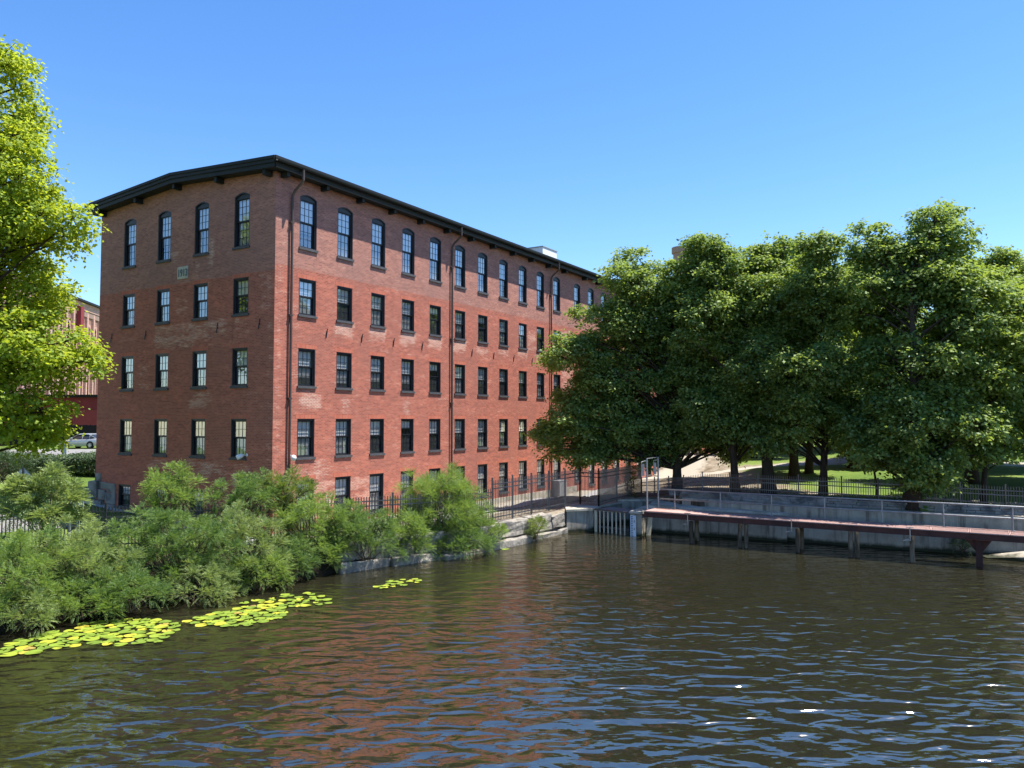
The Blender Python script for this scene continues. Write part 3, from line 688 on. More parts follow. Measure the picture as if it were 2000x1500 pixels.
# ------------------------------------------------------------------ canal walls and intake
def wall_line(name, pts, thick, z0, z1, mat, lab, cat, jz=0):
    mb = MB(); P = [Vector((p[0], p[1], 0)) for p in pts]; n = len(P); A = []; B = []
    for i, p in enumerate(P):
        d = (P[min(i+1, n-1)]-P[max(i-1, 0)]).normalized(); q = Vector((-d.y, d.x, 0)); A.append(p); B.append(p+q*thick)
    for i in range(n-1):
        a, b, c, d = A[i], A[i+1], B[i+1], B[i]
        mb.add([(p.x, p.y, z) for z in (z0, z1) for p in (a, b, c, d)], [(4,5,6,7),(0,1,5,4),(2,3,7,6)] + ([(3,0,4,7)] if i == 0 else []) + ([(1,2,6,5)] if i == n-2 else []))
    return tag(mb.build(name, mat), lab, cat)
# granite block wall along the near bank
gw = [(-7.2, 32.5), (-6.25, 33.5), (-2.15, 36.9), (.6, 40.5), (3.12, 44.2)]
def along(P, d):
    for a, b in zip(P[:-1], P[1:]):
        a = Vector(a); b = Vector(b); L = (b-a).length
        if d <= L: return a.lerp(b, d/L), (b-a).normalized()
        d -= L
    return Vector(P[-1]), (Vector(P[-1])-Vector(P[-2])).normalized()
Lg = sum((Vector(b)-Vector(a)).length for a, b in zip(gw[:-1], gw[1:]))
mb = MB(); rg.seed(11)
for (z0, z1, lo, hi, pr) in ((-.9, .34, 1.8, 3.4, -.22), (.37, 1.22, 1.3, 3.0, .0)):
    d = 0
    while d < Lg-.3:
        L = min(rg.uniform(lo, hi), Lg-d); p, t = along(gw, d+L/2); q = Vector((-t.y, t.x))
        X = Matrix(((t.x, q.x, 0, p.x), (t.y, q.y, 0, p.y), (0, 0, 1, 0), (0, 0, 0, 1)))
        o = rg.uniform(-.16, .16)+pr; stone(mb, -L/2+.02, L/2-.02, o, .85, z0, z1+rg.uniform(-.12, .05), .07, 0, X); d += L
w = tag(mb.build('canal_wall', M['granite']), 'rough grey granite block wall along the near canal bank', 'stone wall'); 
bv = bevel(w, .05, 2); sd = w.modifiers.new('sub', 'SUBSURF'); sd.levels = sd.render_levels = 2; sd.subdivision_type = 'SIMPLE'
tx = bpy.data.textures.new('chips', 'CLOUDS'); tx.noise_scale = .35
dm = w.modifiers.new('disp', 'DISPLACE'); dm.texture = tx; dm.strength = .22; dm.mid_level = .5; dm.texture_coords = 'GLOBAL'
# intake: abutment, well walls, pier
ik = empty('canal_intake', (5.5, 45, 0), label='pale concrete intake chamber with a bar rack and depth gauge, where bank and walkway meet', cat='intake')
def part_prism(name, poly, z0, z1, mat, parent, off=(5.5, 45)):
    mb = MB(); mb.prism([(x-off[0], y-off[1]) for x, y in poly], z0, z1); return mb.build(name, mat, parent)
ab = part_prism('abutment', [(3.12, 44.2), (4.72, 44.75), (5.3, 46.4), (6.9, 48.6), (5.0, 48.9), (3.3, 46.5)], -1, 1.18, M['concrete'], ik)
part_prism('coping', [(3.08, 44.12), (4.78, 44.68), (5.36, 46.35), (7.0, 48.5), (5.0, 49.0), (3.2, 46.6)], 1.183, 1.30, M['concrete_top'], ik)
wr = part_prism('side_wall', [(6.55, 42.85), (7.15, 42.6), (9.3, 46.5), (9.5, 48.4), (8.8, 48.4), (8.6, 46.8)], -1, 1.25, M['concrete'], ik)
part_prism('coping', [(6.5, 42.78), (7.2, 42.5), (9.4, 46.4), (9.6, 48.4), (8.7, 48.45), (8.5, 46.9)], 1.253, 1.38, M['concrete_top'], ik)
part_prism('back_wall', [(6.9, 48.45), (8.8, 48.45), (9.2, 49.3), (6.7, 49.3)], -1, 1.28, M['concrete'], ik)
part_prism('coping', [(5.2, 48.62), (9.9, 48.58), (10.4, 50.2), (5.6, 50.4)], 1.29, 1.42, M['concrete_top'], ik)
mb = MB(); mb.prism([(x-5.5, y-45) for x, y in [(5.0, 44.95), (6.75, 43.85), (7.5, 45.2), (5.75, 46.3)]], 1.12, 1.20); 
mb.build('cover_plate', M['galv'], ik)
rk = MB(); A = Vector((4.78-5.5, 44.62-45, 0)); B = Vector((6.45-5.5, 43.1-45, 0))
rk.bar(A+Vector((0, 0, 1.26)), B+Vector((0, 0, 1.26)), .12, .07)
rk.bar(A+Vector((.1, .1, .28)), B+Vector((.1, .1, .28)), .08, .10)
rkp = rk.build('bar_rack', M['iron'], ik)
for k in range(8):
    p = A.lerp(B, (k+.25)/8); b = MB(); w_ = .075 if k else .16
    b.bar(p+Vector((0, 0, -.5)), p+Vector((0, 0, 1.22)), w_, .05); b.build('rack_bar', M['pale_timber'], rkp)
gp = MB(); G = Matrix.Translation((6.70-5.5, 42.72-45, 0)) @ Matrix.Rotation(math.radians(-20), 4, 'Z')
gp.box(-.16, .16, -.05, -.01, -.2, 1.15, 0, G); gg = gp.build('depth_gauge', rough_mat('gauge_enamel', (.52, .62, .74), (.60, .68, .78), 3, .4), ik)
tk = MB()
for i in range(12):
    z = .02+i*.095; tk.box(-.10, -.02 if i % 2 else .0, -.056, -.052, z, z+.035, 0, G)
for z, n_ in ((.78, 2), (.36, 1)): tk.box(.03, .10, -.056, -.052, z, z+.03, 0, G); tk.box(.05, .075, -.056, -.052, z+.03, z+.13, 0, G)
tk.box(-.108, -.10, -.0565, -.0525, .02, 1.1, 0, G)
tk.build('gauge_marks', M['black'], gg)
# low front wall with timber, tall wall with dry stone top
wall_pts = [(9.9, 45.0), (12, 43.2), (14.6, 41.15), (17.2, 39.55), (20.8, 37.6), (24.2, 36.1), (30, 33.3), (42, 27.5), (60, 19)]
wall_line('retaining_wall', wall_pts, .6, -1, 1.90, M['concrete'], 'tall stained concrete canal wall curving behind the rusty walkway', 'canal wall')
mb = MB(); rg.seed(5); wp = [(9.4, 46.4), (12.2, 43.65), (14.8, 41.6), (17.4, 40.0), (21, 38.05), (24.4, 36.55), (30.2, 33.75), (42, 28), (60, 19.5)]
Lw = sum((Vector(b)-Vector(a)).length for a, b in zip(wp[:-1], wp[1:]))
for z0, z1 in ((1.905, 2.04), (2.04, 2.17), (2.17, 2.28)):
    d = 0
    while d < Lw-.3:
        L = min(rg.uniform(.35, .9), Lw-d); p, t = along(wp, d+L/2); q = Vector((-t.y, t.x))
        X = Matrix(((t.x, q.x, 0, p.x), (t.y, q.y, 0, p.y), (0, 0, 1, 0), (0, 0, 0, 1)))
        stone(mb, -L/2+.008, L/2-.008, rg.uniform(-.03, .04), .5, z0, z1, .012, 0, X); d += L
tag(bevel(mb.build('dry_stone_wall', M['foundation']), .015), 'low dark dry stone course on top of the concrete wall under the park fence', 'stone wall')
mb = MB(); mb.prism([(7.9, 44.5), (14.45, 40.7), (14.6, 41.1), (11.9, 43.15), (9.95, 44.9), (9.6, 46.8), (8.6, 46.9)], -1, 1.38)
lw = tag(mb.build('low_wall', M['concrete']), 'low concrete bay wall with a pale flat top behind the start of the walkway', 'canal wall')
mb = MB(); mb.prism([(7.85, 44.42), (14.5, 40.58), (14.62, 41.1), (11.9, 43.13), (9.95, 44.85), (9.55, 46.8), (8.6, 46.9)], 1.383, 1.50); mb.build('coping', M['concrete_top'], lw)
p0 = atz(1316, 976, 1.62); p1 = atz(1370, 983, 1.62)
mb = MB(); mb.bar(atz(1300, 974, 1.62), atz(1372, 985, 1.62), .34, .24); tag(bevel(mb.build('timber_beam', M['timber']), .02), 'old squared timber beam lying on the pale top of the low bay wall', 'timber')
mb = MB(); mb.bar((7.75, 43.3, 1.1), (7.55, 43.1, -.3), .26, .12); tag(mb.build('timber_post', M['pale_timber']), 'pale leaning timber post in the water under the walkway start', 'post')
# pale sloping apron at the right end
mb = MB(); a = atz(1928, 1090, .02); b = Vector((30, 31.5, 0)); 
vv = [(a.x, a.y, -.3), (24.6, 34.0, -.3), (30, 30.6, -.3), (30, 32.6, -.3), (24.5, 35.6, -.3), (a.x, a.y+.5, -.3), (a.x, a.y, .03), (24.6, 34.1, .42), (30, 30.8, .75), (30, 32.4, .85), (24.5, 35.4, .55), (a.x, a.y+.5, .06)]
mb.add(vv, [(0, 1, 7, 6), (1, 2, 8, 7), (2, 3, 9, 8), (3, 4, 10, 9), (4, 5, 11, 10), (5, 0, 6, 11), (6, 7, 10, 11), (7, 8, 9, 10)])
tag(mb.build('concrete_apron', M['concrete']), 'low pale concrete apron rising from the water at the right edge under the walkway', 'apron')

# ------------------------------------------------------------------ rusty walkway
W0 = Vector((7.08, 41.5, 0)); WD = (Vector((21.8, 32.67, 0))-W0).normalized(); WQ = Vector((-WD.y, WD.x, 0)); WL = 29.0
Mw = Matrix(((WD.x, WQ.x, 0, W0.x), (WD.y, WQ.y, 0, W0.y), (0, 0, 1, 0), (0, 0, 0, 1)))
wk = empty('canal_walkway', (0, 0, 0), label='rusty red steel walkway on timber piles with a grey pipe railing on its far side', cat='walkway')
wk.matrix_world = Mw
DW = 1.5; DZ = 1.53
for y0 in (0.0, DW-.10):
    mb = MB(); mb.box(0, WL, y0, y0+.10, DZ-.31, DZ-.045); mb.box(0, WL, y0-.03, y0+.13, DZ-.31, DZ-.29); mb.box(0, WL, y0-.03, y0+.13, DZ-.075, DZ-.048)
    mb.build('beam', M['rust_beam'], wk)
mb = MB()
for k in range(15): mb.box(k*2+.3, k*2+.42, .11, DW-.11, DZ-.30, DZ-.10)
mb.build('cross_beam', M['rust_beam'], wk)
gm = rough_mat('rust_grating', (.36, .22, .19), (.46, .31, .275), 6, .75, .2, c3=(.27, .15, .125))
gt = MB()
gt.box(.012, 1.488, -.02, .03, -.045, 0); gt.box(.012, 1.488, DW-.03, DW+.02, -.045, .0)
gt.box(.012, .045, .03, DW-.03, -.045, 0); gt.box(1.455, 1.488, .03, DW-.03, -.045, 0)
for k in range(1, 36): x = .045+1.41*k/36; gt.box(x-.009, x+.009, .03, DW-.03, -.04, -.002)
for k in range(1, 6): y = .03+(DW-.06)*k/6; gt.box(.045, 1.455, y-.006, y+.006, -.035, -.012)
gme = gt.mesh('grating_panel', gm)
for k in range(19): link('grating_panel', gme, wk, Matrix.Translation((k*1.5+.02, 0, DZ)))
mb = MB(); mb.box(.06, 3.4, .0, DW-.03, DZ+.004, DZ+.02); mb.build('deck_plate', gm, wk)
def wloc(u, v_, off):      # distance along the walkway at pixel column u for a line offset 'off' inward
    k = (u-1000)/1500.0/0.9985
    bx, by = W0.x+WQ.x*off, W0.y+WQ.y*off
    return (k*by-bx)/(WD.x-k*WD.y)
rl = MB()
for z in (.55, 1.07): rl.tube([(0.4, DW-.06, DZ+z), (WL, DW-.06, DZ+z)], .036, 8)
rlp = rl.build('railing', M['galv'], wk, smooth=True)
pm = MB(); pm.tube([(0, 0, 0), (0, 0, 1.07)], .03, 8); pm.box(-.07, .07, -.07, .07, 0, .015); pme = pm.mesh('railing_post', M['galv'])
for u in (1315.7, 1404, 1503, 1606, 1717, 1836, 1970, 2120): link('railing_post', pme, rlp, Matrix.Translation((wloc(u, 0, DW-.06), DW-.06, DZ)))
for u in (1340, 1541, 1770):                    # gate stems with tee handles hung on the near beam
    x = wloc(u, 0, -.08); mb = MB(); mb.bar((x-.16, -.09, DZ+.05), (x+.16, -.09, DZ+.05), .03); mb.tube([(x, -.09, DZ+.05), (x, -.09, DZ-.55)], .025, 8); mb.bar((x-.05, -.05, DZ-.5), (x-.28, -.02, DZ-.56), .06)
    mb.build('valve_stem', M['galv'], wk)
def pile(u, off, r, top, mat, tip=0):
    x = wloc(u, 0, off); mb = MB(); z = np.linspace(-1, top, 7)
    mb.tube([(x+rg.uniform(-.015, .015), off+rg.uniform(-.015, .015), zz) for zz in z], [r*rg.uniform(.9, 1.08) for _ in z], 10); return mb.build('pile', mat, wk, smooth=True)
for u in (1347, 1553, 1774): pile(u, .25, .105, DZ-.40, M['timber'])
for u in (1441, 1453, 1655, 1667): pile(u, .22 if u % 2 else .75, .105, DZ-.36, M['timber'])
for u in (1358, 1560): pile(u, 1.25, .12, DZ-.4, M['timber'])
for u in (1903, 2180):
    x = wloc(u, 0, .5); mb = MB(); mb.box(x-.13, x+.13, .30, .34, -1, DZ-.37); mb.box(x-.13, x+.13, .58, .62, -1, DZ-.37); mb.box(x-.02, x+.02, .34, .58, -1, DZ-.37)
    mb.add([(x-.48, .36, DZ-.37), (x+.48, .36, DZ-.37), (x+.14, .36, DZ-.85), (x-.14, .36, DZ-.85), (x-.48, .56, DZ-.37), (x+.48, .56, DZ-.37), (x+.14, .56, DZ-.85), (x-.14, .56, DZ-.85)],
           [(0, 3, 2, 1), (4, 5, 6, 7), (0, 1, 5, 4), (1, 2, 6, 5), (3, 0, 4, 7)]); mb.build('steel_pile', M['rust_beam'], wk)
# pipe gateway at the start of the walkway
gf = MB(); a0 = atz(1264, 996, DZ); a1 = atz(1286, 991, DZ); 
hgt = 2.78
gf.tube([a0, a0+Vector((0, 0, hgt)), a1+Vector((0, 0, hgt+.02)), a1], .045, 10)
gfo = tag(gf.build('pipe_gateway', M['galv'], smooth=False), 'grey pipe frame gateway standing at the start of the walkway', 'gateway')
for p, d in ((a0, Vector((-.14, -.05, 0))), (a1, Vector((-.12, -.05, 0)))):
    mb = MB(); z0, z1 = 1.75, 2.65
    mb.tube([p+d+Vector((0, 0, z0)), p+d*2.2+Vector((0, 0, z0+.05)), p+d*2.2+Vector((0, 0, z1-.05)), p+d+Vector((0, 0, z1)), p+Vector((0, 0, z1))], .024, 8); mb.tube([p+Vector((0, 0, z0)), p+d+Vector((0, 0, z0))], .024, 8)
    mb.box(-.06, .06, -.01, .01, z0+.1, z1-.15, 0, Matrix.Translation(p+d*1.5)); mb.build('side_loop', M['galv'], gfo)

# ------------------------------------------------------------------ iron picket fences
def picket_fence(pts, h, spacing, post_at, lab, post_h=.12, bw=.036, rails=(.25, None, None), zoff=None, pw=.075, group=None):
    """pts: (x,y,zground) corners; one panel mesh per bay, one post per post"""
    root = empty('iron_fence', pts[0], label=lab, cat='fence', group=group); o0 = Vector(pts[0])
    P = [Vector(p) for p in pts]
    rail_z = (.24, h-.42, h-.20)
    for i, (a, b) in enumerate(zip(P[:-1], P[1:])):
        L = (b-a).length; n = max(1, round(L/post_at)); mb = MB()
        for k in range(n):
            p, q = a.lerp(b, k/n)-o0, a.lerp(b, (k+1)/n)-o0
            mb = MB()
            for z in rail_z: mb.bar(p+Vector((0, 0, z)), q+Vector((0, 0, z)), .044, .052)
            m = max(1, int(round((q-p).length/spacing)))
            for j in range(1, m):
                r = p.lerp(q, j/m); mb.bar(r+Vector((0, 0, .08)), r+Vector((0, 0, h)), bw)
            mb.build('picket_panel', M['iron'], root)
            pm = MB(); pm.bar(p, p+Vector((0, 0, h+post_h)), pw); pm.bar(p+Vector((0, 0, h+post_h)), p+Vector((0, 0, h+post_h+.03)), pw+.02); pm.build('post', M['iron'], root)
    e = P[-1]-o0; pm = MB(); pm.bar(e, e+Vector((0, 0, h+post_h)), pw); pm.build('post', M['iron'], root)
    return root
g1 = [(-24, 27.5), (-18.5, 30.8), (-12.6, 32.8), (-7.9, 34.9), (-3.2, 37.0), (-1.0, 39.2)]
picket_fence([(x, y, gzf(x, y)) for x, y in g1], 1.75, .125, 2.4, 'black iron picket fence half buried in the bank shrubs before the mill')
picket_fence([(-1.0, 39.2, 1.22), (4.15, 47.0, 1.3)], 2.12, .14, 2.05, 'tall iron picket fence along the granite canal wall', pw=.085)
picket_fence([(4.15, 47.0, 1.3), (5.15, 44.95+.9, 1.3), ], 2.12, .12, 3, 'single tall iron picket bay turning across the intake corner', pw=.085)
picket_fence([(5.15, 45.85, 1.3), (6.55, 48.3, 1.32), (8.6, 51.3, 1.35)], 2.1, .115, 3, 'tall iron picket fence beside the intake chamber with a vine on it', pw=.085)
g2 = [(8.6, 51.3, 1.4), (10.3, 46.3, 1.95), (11.2, 45.4, 2.2), (13.8, 43.3, 2.27), (17.4, 40.75, 2.28), (20.4, 38.95, 2.25), (23.8, 37.25, 2.15), (30.5, 34.2, 2.1), (42, 28.6, 2.1)]
picket_fence(g2, 1.06, .115, 2.1, 'long low black iron picket fence on the dry stone wall in front of the park', .08, .024, pw=.06)
# ------------------------------------------------------------------ vegetation
def norm(a): return a/np.maximum(np.linalg.norm(a, axis=-1, keepdims=True), 1e-6)
def leaf_quads(c, nrm, tan, L, W, rnd, fold=.0):
    """diamond leaves, one quad each"""
    b = norm(np.cross(nrm, tan)); n = len(c); L = np.asarray(L).reshape(-1, 1); W = np.asarray(W).reshape(-1, 1)
    v = np.empty((n, 4, 3)); v[:, 0] = c-tan*L*.5; v[:, 1] = c+b*W*.5+nrm*L*fold-tan*L*.05; v[:, 2] = c+tan*L*.5; v[:, 3] = c-b*W*.5+nrm*L*fold-tan*L*.05
    return v.reshape(-1, 3), rnd
def quad_mesh(name, v, rnd, mat):
    n = len(v)//4; me = bpy.data.meshes.new(name)
    me.vertices.add(len(v)); me.vertices.foreach_set('co', v.astype(np.float32).ravel())
    me.loops.add(4*n); me.loops.foreach_set('vertex_index', np.arange(4*n, dtype=np.int32))
    me.polygons.add(n); me.polygons.foreach_set('loop_start', np.arange(0, 4*n, 4, dtype=np.int32))
    try: me.polygons.foreach_set('loop_total', np.full(n, 4, dtype=np.int32))
    except Exception: pass
    a = me.attributes.new('rnd', 'FLOAT', 'FACE'); a.data.foreach_set('value', rnd.astype(np.float32))
    me.materials.append(mat); me.update(calc_edges=True); return me
def limb(mb, a, b, r0, r1, rng, sag=.12, n=6, seg=5):
    a = np.array(a, float); b = np.array(b, float); L = np.linalg.norm(b-a); pts = []; off = rng.normal(0, 1, 3)*L*.05
    for i in range(seg+1):
        t = i/seg; p = a+(b-a)*t + off*math.sin(math.pi*t) + np.array([0, 0, L*sag*math.sin(math.pi*t)]); pts.append(tuple(p))
    mb.tube(pts, [r0+(r1-r0)*(i/seg)**.7 for i in range(seg+1)], n, cap=False); return pts

def tree_meshes(seed, ells, trunk_h, trunk_r, top, ls, mat, ntuft=17, nleaf=44, cr=(.75, 1.55), lean=(0, 0), aspect=.62, tr=.26, droop=.35):
    """ells: list of (cx,cy,cz,rx,ry,rz,nclusters) relative to the trunk base"""
    rng = np.random.default_rng(seed); C = []; O = []
    for (cx, cy, cz, rx, ry, rz, nc) in ells:
        k = 0; tries = 0; c0 = np.array([cx, cy, cz]); R = np.array([rx, ry, rz]); ph = rng.uniform(0, 6.28, 4)
        while k < nc and tries < nc*30:
            tries += 1; d = norm(rng.normal(0, 1, 3)); 
            if d[2] < -.75: continue
            th = math.atan2(d[1], d[0]); f = rng.uniform(.40, 1.06)**.45*(1+.16*math.sin(3*th+ph[0])+.14*math.sin(5*th+ph[1]+3*d[2]))
            p = c0+d*R*f
            if C and min(np.linalg.norm(np.array(C)-p, axis=1)) < cr[0]*.62: continue
            C.append(p); O.append(norm(d/R*R.mean())); k += 1
    C = np.array(C); O = np.array(O); wood = MB()
    tp = []; n = 8
    for i in range(n+1):
        t = i/n; tp.append((lean[0]*t*t+.12*math.sin(t*5+seed), lean[1]*t*t+.12*math.cos(t*4+seed), t*top*.86-.3*(i == 0)))
    wood.tube(tp, [trunk_r*(1.45 if i == 0 else 1.12 if i == 1 and 0 else 1)*(1-.86*(i/n)**1.1) for i in range(n+1)], 12)
    V = []; Rn = []
    for p, o in zip(C, O):
        r = rng.uniform(*cr)
        zt = min(max(trunk_h*.85, p[2]-np.hypot(p[0], p[1])*rng.uniform(.45, .9)-.5), top*.8); t = zt/(top*.86)
        a = (lean[0]*t*t+.12*math.sin(t*5+seed), lean[1]*t*t+.12*math.cos(t*4+seed), zt)
        limb(wood, a, p, trunk_r*.34*(1-t*.6), .035, rng, .06)
        # tufts
        nt_ = int(ntuft*(r/np.mean(cr))**2); d = norm(rng.normal(0, 1, (nt_, 3))+o*.45+np.array([0, 0, .25])); tc = p+d*r*np.array([1, 1, .72])*(rng.uniform(.25, 1, (nt_, 1))**.5)
        for q in tc[::4]: limb(wood, p, q, .03, .012, rng, .03, 4, 2)
        base = np.repeat(tc, nleaf, 0); m = len(base)
        offs = rng.normal(0, 1, (m, 3))*np.array([tr, tr, tr*.55])
        pos = base+offs; pos[:, 2] -= droop*np.hypot(offs[:, 0], offs[:, 1])
        out = norm(offs+np.repeat(d, nleaf, 0)*.25)
        nr = norm(np.array([0, 0, .8])+out*.5+rng.normal(0, .55, (m, 3)))
        tn = norm(out+rng.normal(0, .5, (m, 3))-np.array([0, 0, .25])); tn = norm(tn-nr*(tn*nr).sum(1, keepdims=True))
        Ls = ls*rng.uniform(.7, 1.25, m)
        tv = np.repeat(rng.uniform(-.22, .22, nt_), nleaf)+rng.uniform(-.15, .15)
        v, rr = leaf_quads(pos, nr, tn, Ls, Ls*aspect, np.clip(rng.normal(.45, .2, m)+tv, 0, 1), .06)
        V.append(v); Rn.append(rr)
    V = np.concatenate(V); Rn = np.concatenate(Rn)
    return wood.mesh('trunk', M['trunk'], True), quad_mesh('crown', V, Rn, mat)
def place_tree(meshes, x, y, lab, name='oak_tree', cat='tree', group=None, rz=0, s=1.0, z=None):
    root = empty(name, (x, y, gzf(x, y)-.05 if z is None else z), rz, label=lab, cat=cat, group=group); root.scale = (s, s, s*(.915 if group == PG else 1))
    link('trunk', meshes[0], root); link('crown', meshes[1], root); return root

PG = 'park trees behind the canal'
# near row along the wall
A = tree_meshes(1, [(-1.1, .8, 14.0, 2.6, 2.4, 2.1, 20), (-6.0, .6, 9.8, 1.8, 1.6, 1.4, 10), (-3.7, .8, 12.0, 1.9, 2.0, 1.6, 12), (-.3, .8, 11.6, 2.3, 2.2, 2.0, 18), (-6.0, .6, 4.1, 2.1, 1.9, 2.2, 24), (-4.6, .6, 6.6, 1.8, 1.8, 1.4, 12), (-2.0, 1.2, 8.8, 2.7, 3.0, 2.4, 26), (2.2, 1.2, 10.4, 2.9, 2.8, 3.8, 34), (.6, 1.3, 4.6, 3.6, 2.6, 2.3, 32), (-2.7, .8, 4.3, 2.9, 2.2, 2.1, 24)], 2.2, .30, 14.8, .21, M['oak'])
place_tree(A, 10.2, 48.2, 'leftmost big oak, its low skirt of leaves hanging in front of the mill', group=PG)
B = tree_meshes(2, [(0, 1.4, 9.4, 3.2, 2.8, 5.2, 54), (.4, 1.3, 4.9, 3.1, 2.4, 1.9, 22), (-.6, 1.2, 14.2, 1.5, 1.6, 2.0, 9), (1.8, 1.0, 12.4, 1.5, 1.5, 2.0, 8), (-1.3, 1.2, 15.6, .5, .5, .9, 3), (2.4, 1.0, 14.4, .5, .5, .9, 3)], 2.2, .24, 14.6, .21, M['oak'])
place_tree(B, 13.0, 45.4, 'slim oak with a straight trunk, second along the fence from the mill', group=PG)
Cc = tree_meshes(3, [(.2, 1.5, 9.6, 3.5, 2.9, 4.8, 56), (0, 1.4, 5.1, 3.5, 2.4, 2.0, 25), (1.0, 1.4, 14.4, 1.4, 1.5, 1.8, 9), (-1.6, 1.2, 13.0, 1.5, 1.5, 1.9, 8), (1.2, 1.3, 16.2, .5, .5, .9, 3), (-2.3, 1.2, 14.9, .5, .5, .8, 3), (2.7, 1.2, 13.7, .6, .6, .8, 3)], 2.2, .36, 14.6, .21, M['oak_light'])
place_tree(Cc, 15.0, 45.2, 'oak with the thick dark trunk, third along the fence from the mill', group=PG)
place_tree(B, 17.6, 43.6, 'fourth oak along the fence, bare lower trunk beside the sunlit clearing', group=PG, rz=2.0, s=.93)
E = tree_meshes(5, [(1.0, 1.4, 8.6, 2.9, 2.6, 4.6, 44), (.3, .5, 3.9, 3.2, 2.1, 2.9, 52), (0, -.4, 2.6, 1.6, 1.0, 1.2, 9), (1.4, 1.2, 13.4, 1.7, 1.6, 2.0, 11), (-.8, 1.2, 12.2, 1.4, 1.4, 1.8, 8), (2.1, 1.2, 15.4, .5, .5, .9, 3), (-1.3, 1.2, 14.2, .5, .5, .8, 3), (3.2, 1.2, 12.9, .7, .7, .9, 4)], 1.2, .36, 14.4, .21, M['oak'])
place_tree(E, 20.3, 38.9, 'tallest oak at the wall, dark foliage almost down to the fence', group=PG, z=2.1, s=1.03)
F = tree_meshes(6, [(1.2, .8, 7.2, 3.4, 3.0, 4.8, 56), (.6, .6, 11.6, 2.1, 2.1, 2.0, 14)], 2.2, .15, 12.6, .21, M['oak_light'], lean=(1.2, 0))
place_tree(F, 24.2, 39.5, 'thin leaning oak near the right edge with pale bark', group=PG)
place_tree(A, 31.5, 44.5, 'broad oak cut off by the right edge of the photo', group=PG, rz=2.6, s=.86)
# second row
for i, (m_, x, y, rz, s, lab) in enumerate([(Cc, 20.2, 55.5, 1, .98, 'oak standing behind the fence row, trunk in the brown shade left of the pale path'),
        (B, 22.4, 58, 2.2, 1.1, 'oak behind the fence row with a flared trunk foot in the brown shade'),
        (E, 27.6, 62, .6, 1.10, 'oak in the second row with a slim trunk before the pale path'),
        (Cc, 31.5, 68, 3.1, 1.12, 'distant oak on the pale path behind the second row'),
        (B, 35.5, 52.5, 4.0, 1.0, 'small trunked oak at the far right on the sunny lawn'),
        (Cc, 30.2, 50.5, 5.2, 1.0, 'oak behind the thin leaning tree on the lawn'),
        (A, 41.0, 60, .4, .95, 'spreading oak on the lawn beyond the right edge'),
        (A, 26.5, 84, 1.9, 1.0, 'far oak closing the view beyond the pale path'),
        (E, 36.0, 88, 3.5, 1.15, 'far oak at the back of the park left of centre of the lawn'),
        (A, 50.0, 84, 5.0, 1.05, 'far oak at the back of the lawn on the right'),
        (Cc, 62.0, 92, 5.0, 1.15, 'farthest oak on the right at the back of the lawn')]):
    place_tree(m_, x, y, lab, group=PG, rz=rz, s=s)
G = tree_meshes(8, [(0.1, 0, 3.7, 1.7, 1.5, 1.7, 30)], 1.6, .075, 4.6, .17, M['yellowgreen'], ntuft=10, nleaf=22, cr=(.5, .8))
place_tree(G, 20.0, 42.6, 'small yellowish young tree on a thin stem behind the fence', 'young_tree', 'tree')
place_tree(G, 27.5, 46.8, 'small bright young tree on the sunny lawn at the right', 'young_tree', 'tree', rz=2, s=.95)
# sunlit maple at the left edge
Mp = tree_meshes(9, [(0, 0, 12.5, 5.4, 5.6, 6.2, 95), (3.9, 0, 18.8, 2.3, 2.3, 2.5, 24), (5.2, -.3, 15.0, 2.1, 2.6, 1.9, 28), (7.4, -.3, 13.2, 1.3, 1.6, .9, 9), (5.2, -.5, 10.6, 2.4, 3, 1.7, 22), (7.2, -.6, 7.9, 1.9, 2.2, 1.5, 20), (4.8, -.8, 5.4, 2.9, 3, 2.3, 32), (-.5, 0, 18.2, 3.6, 3.6, 3, 26)], 3.2, .42, 19.8, .17, M['maple'], ntuft=17, nleaf=30, cr=(.8, 1.25), aspect=.85, tr=.26, droop=.35)
place_tree(Mp, -26.9, 32.0, 'bright yellow green maple filling the left edge in front of the mill corner', 'maple_tree')

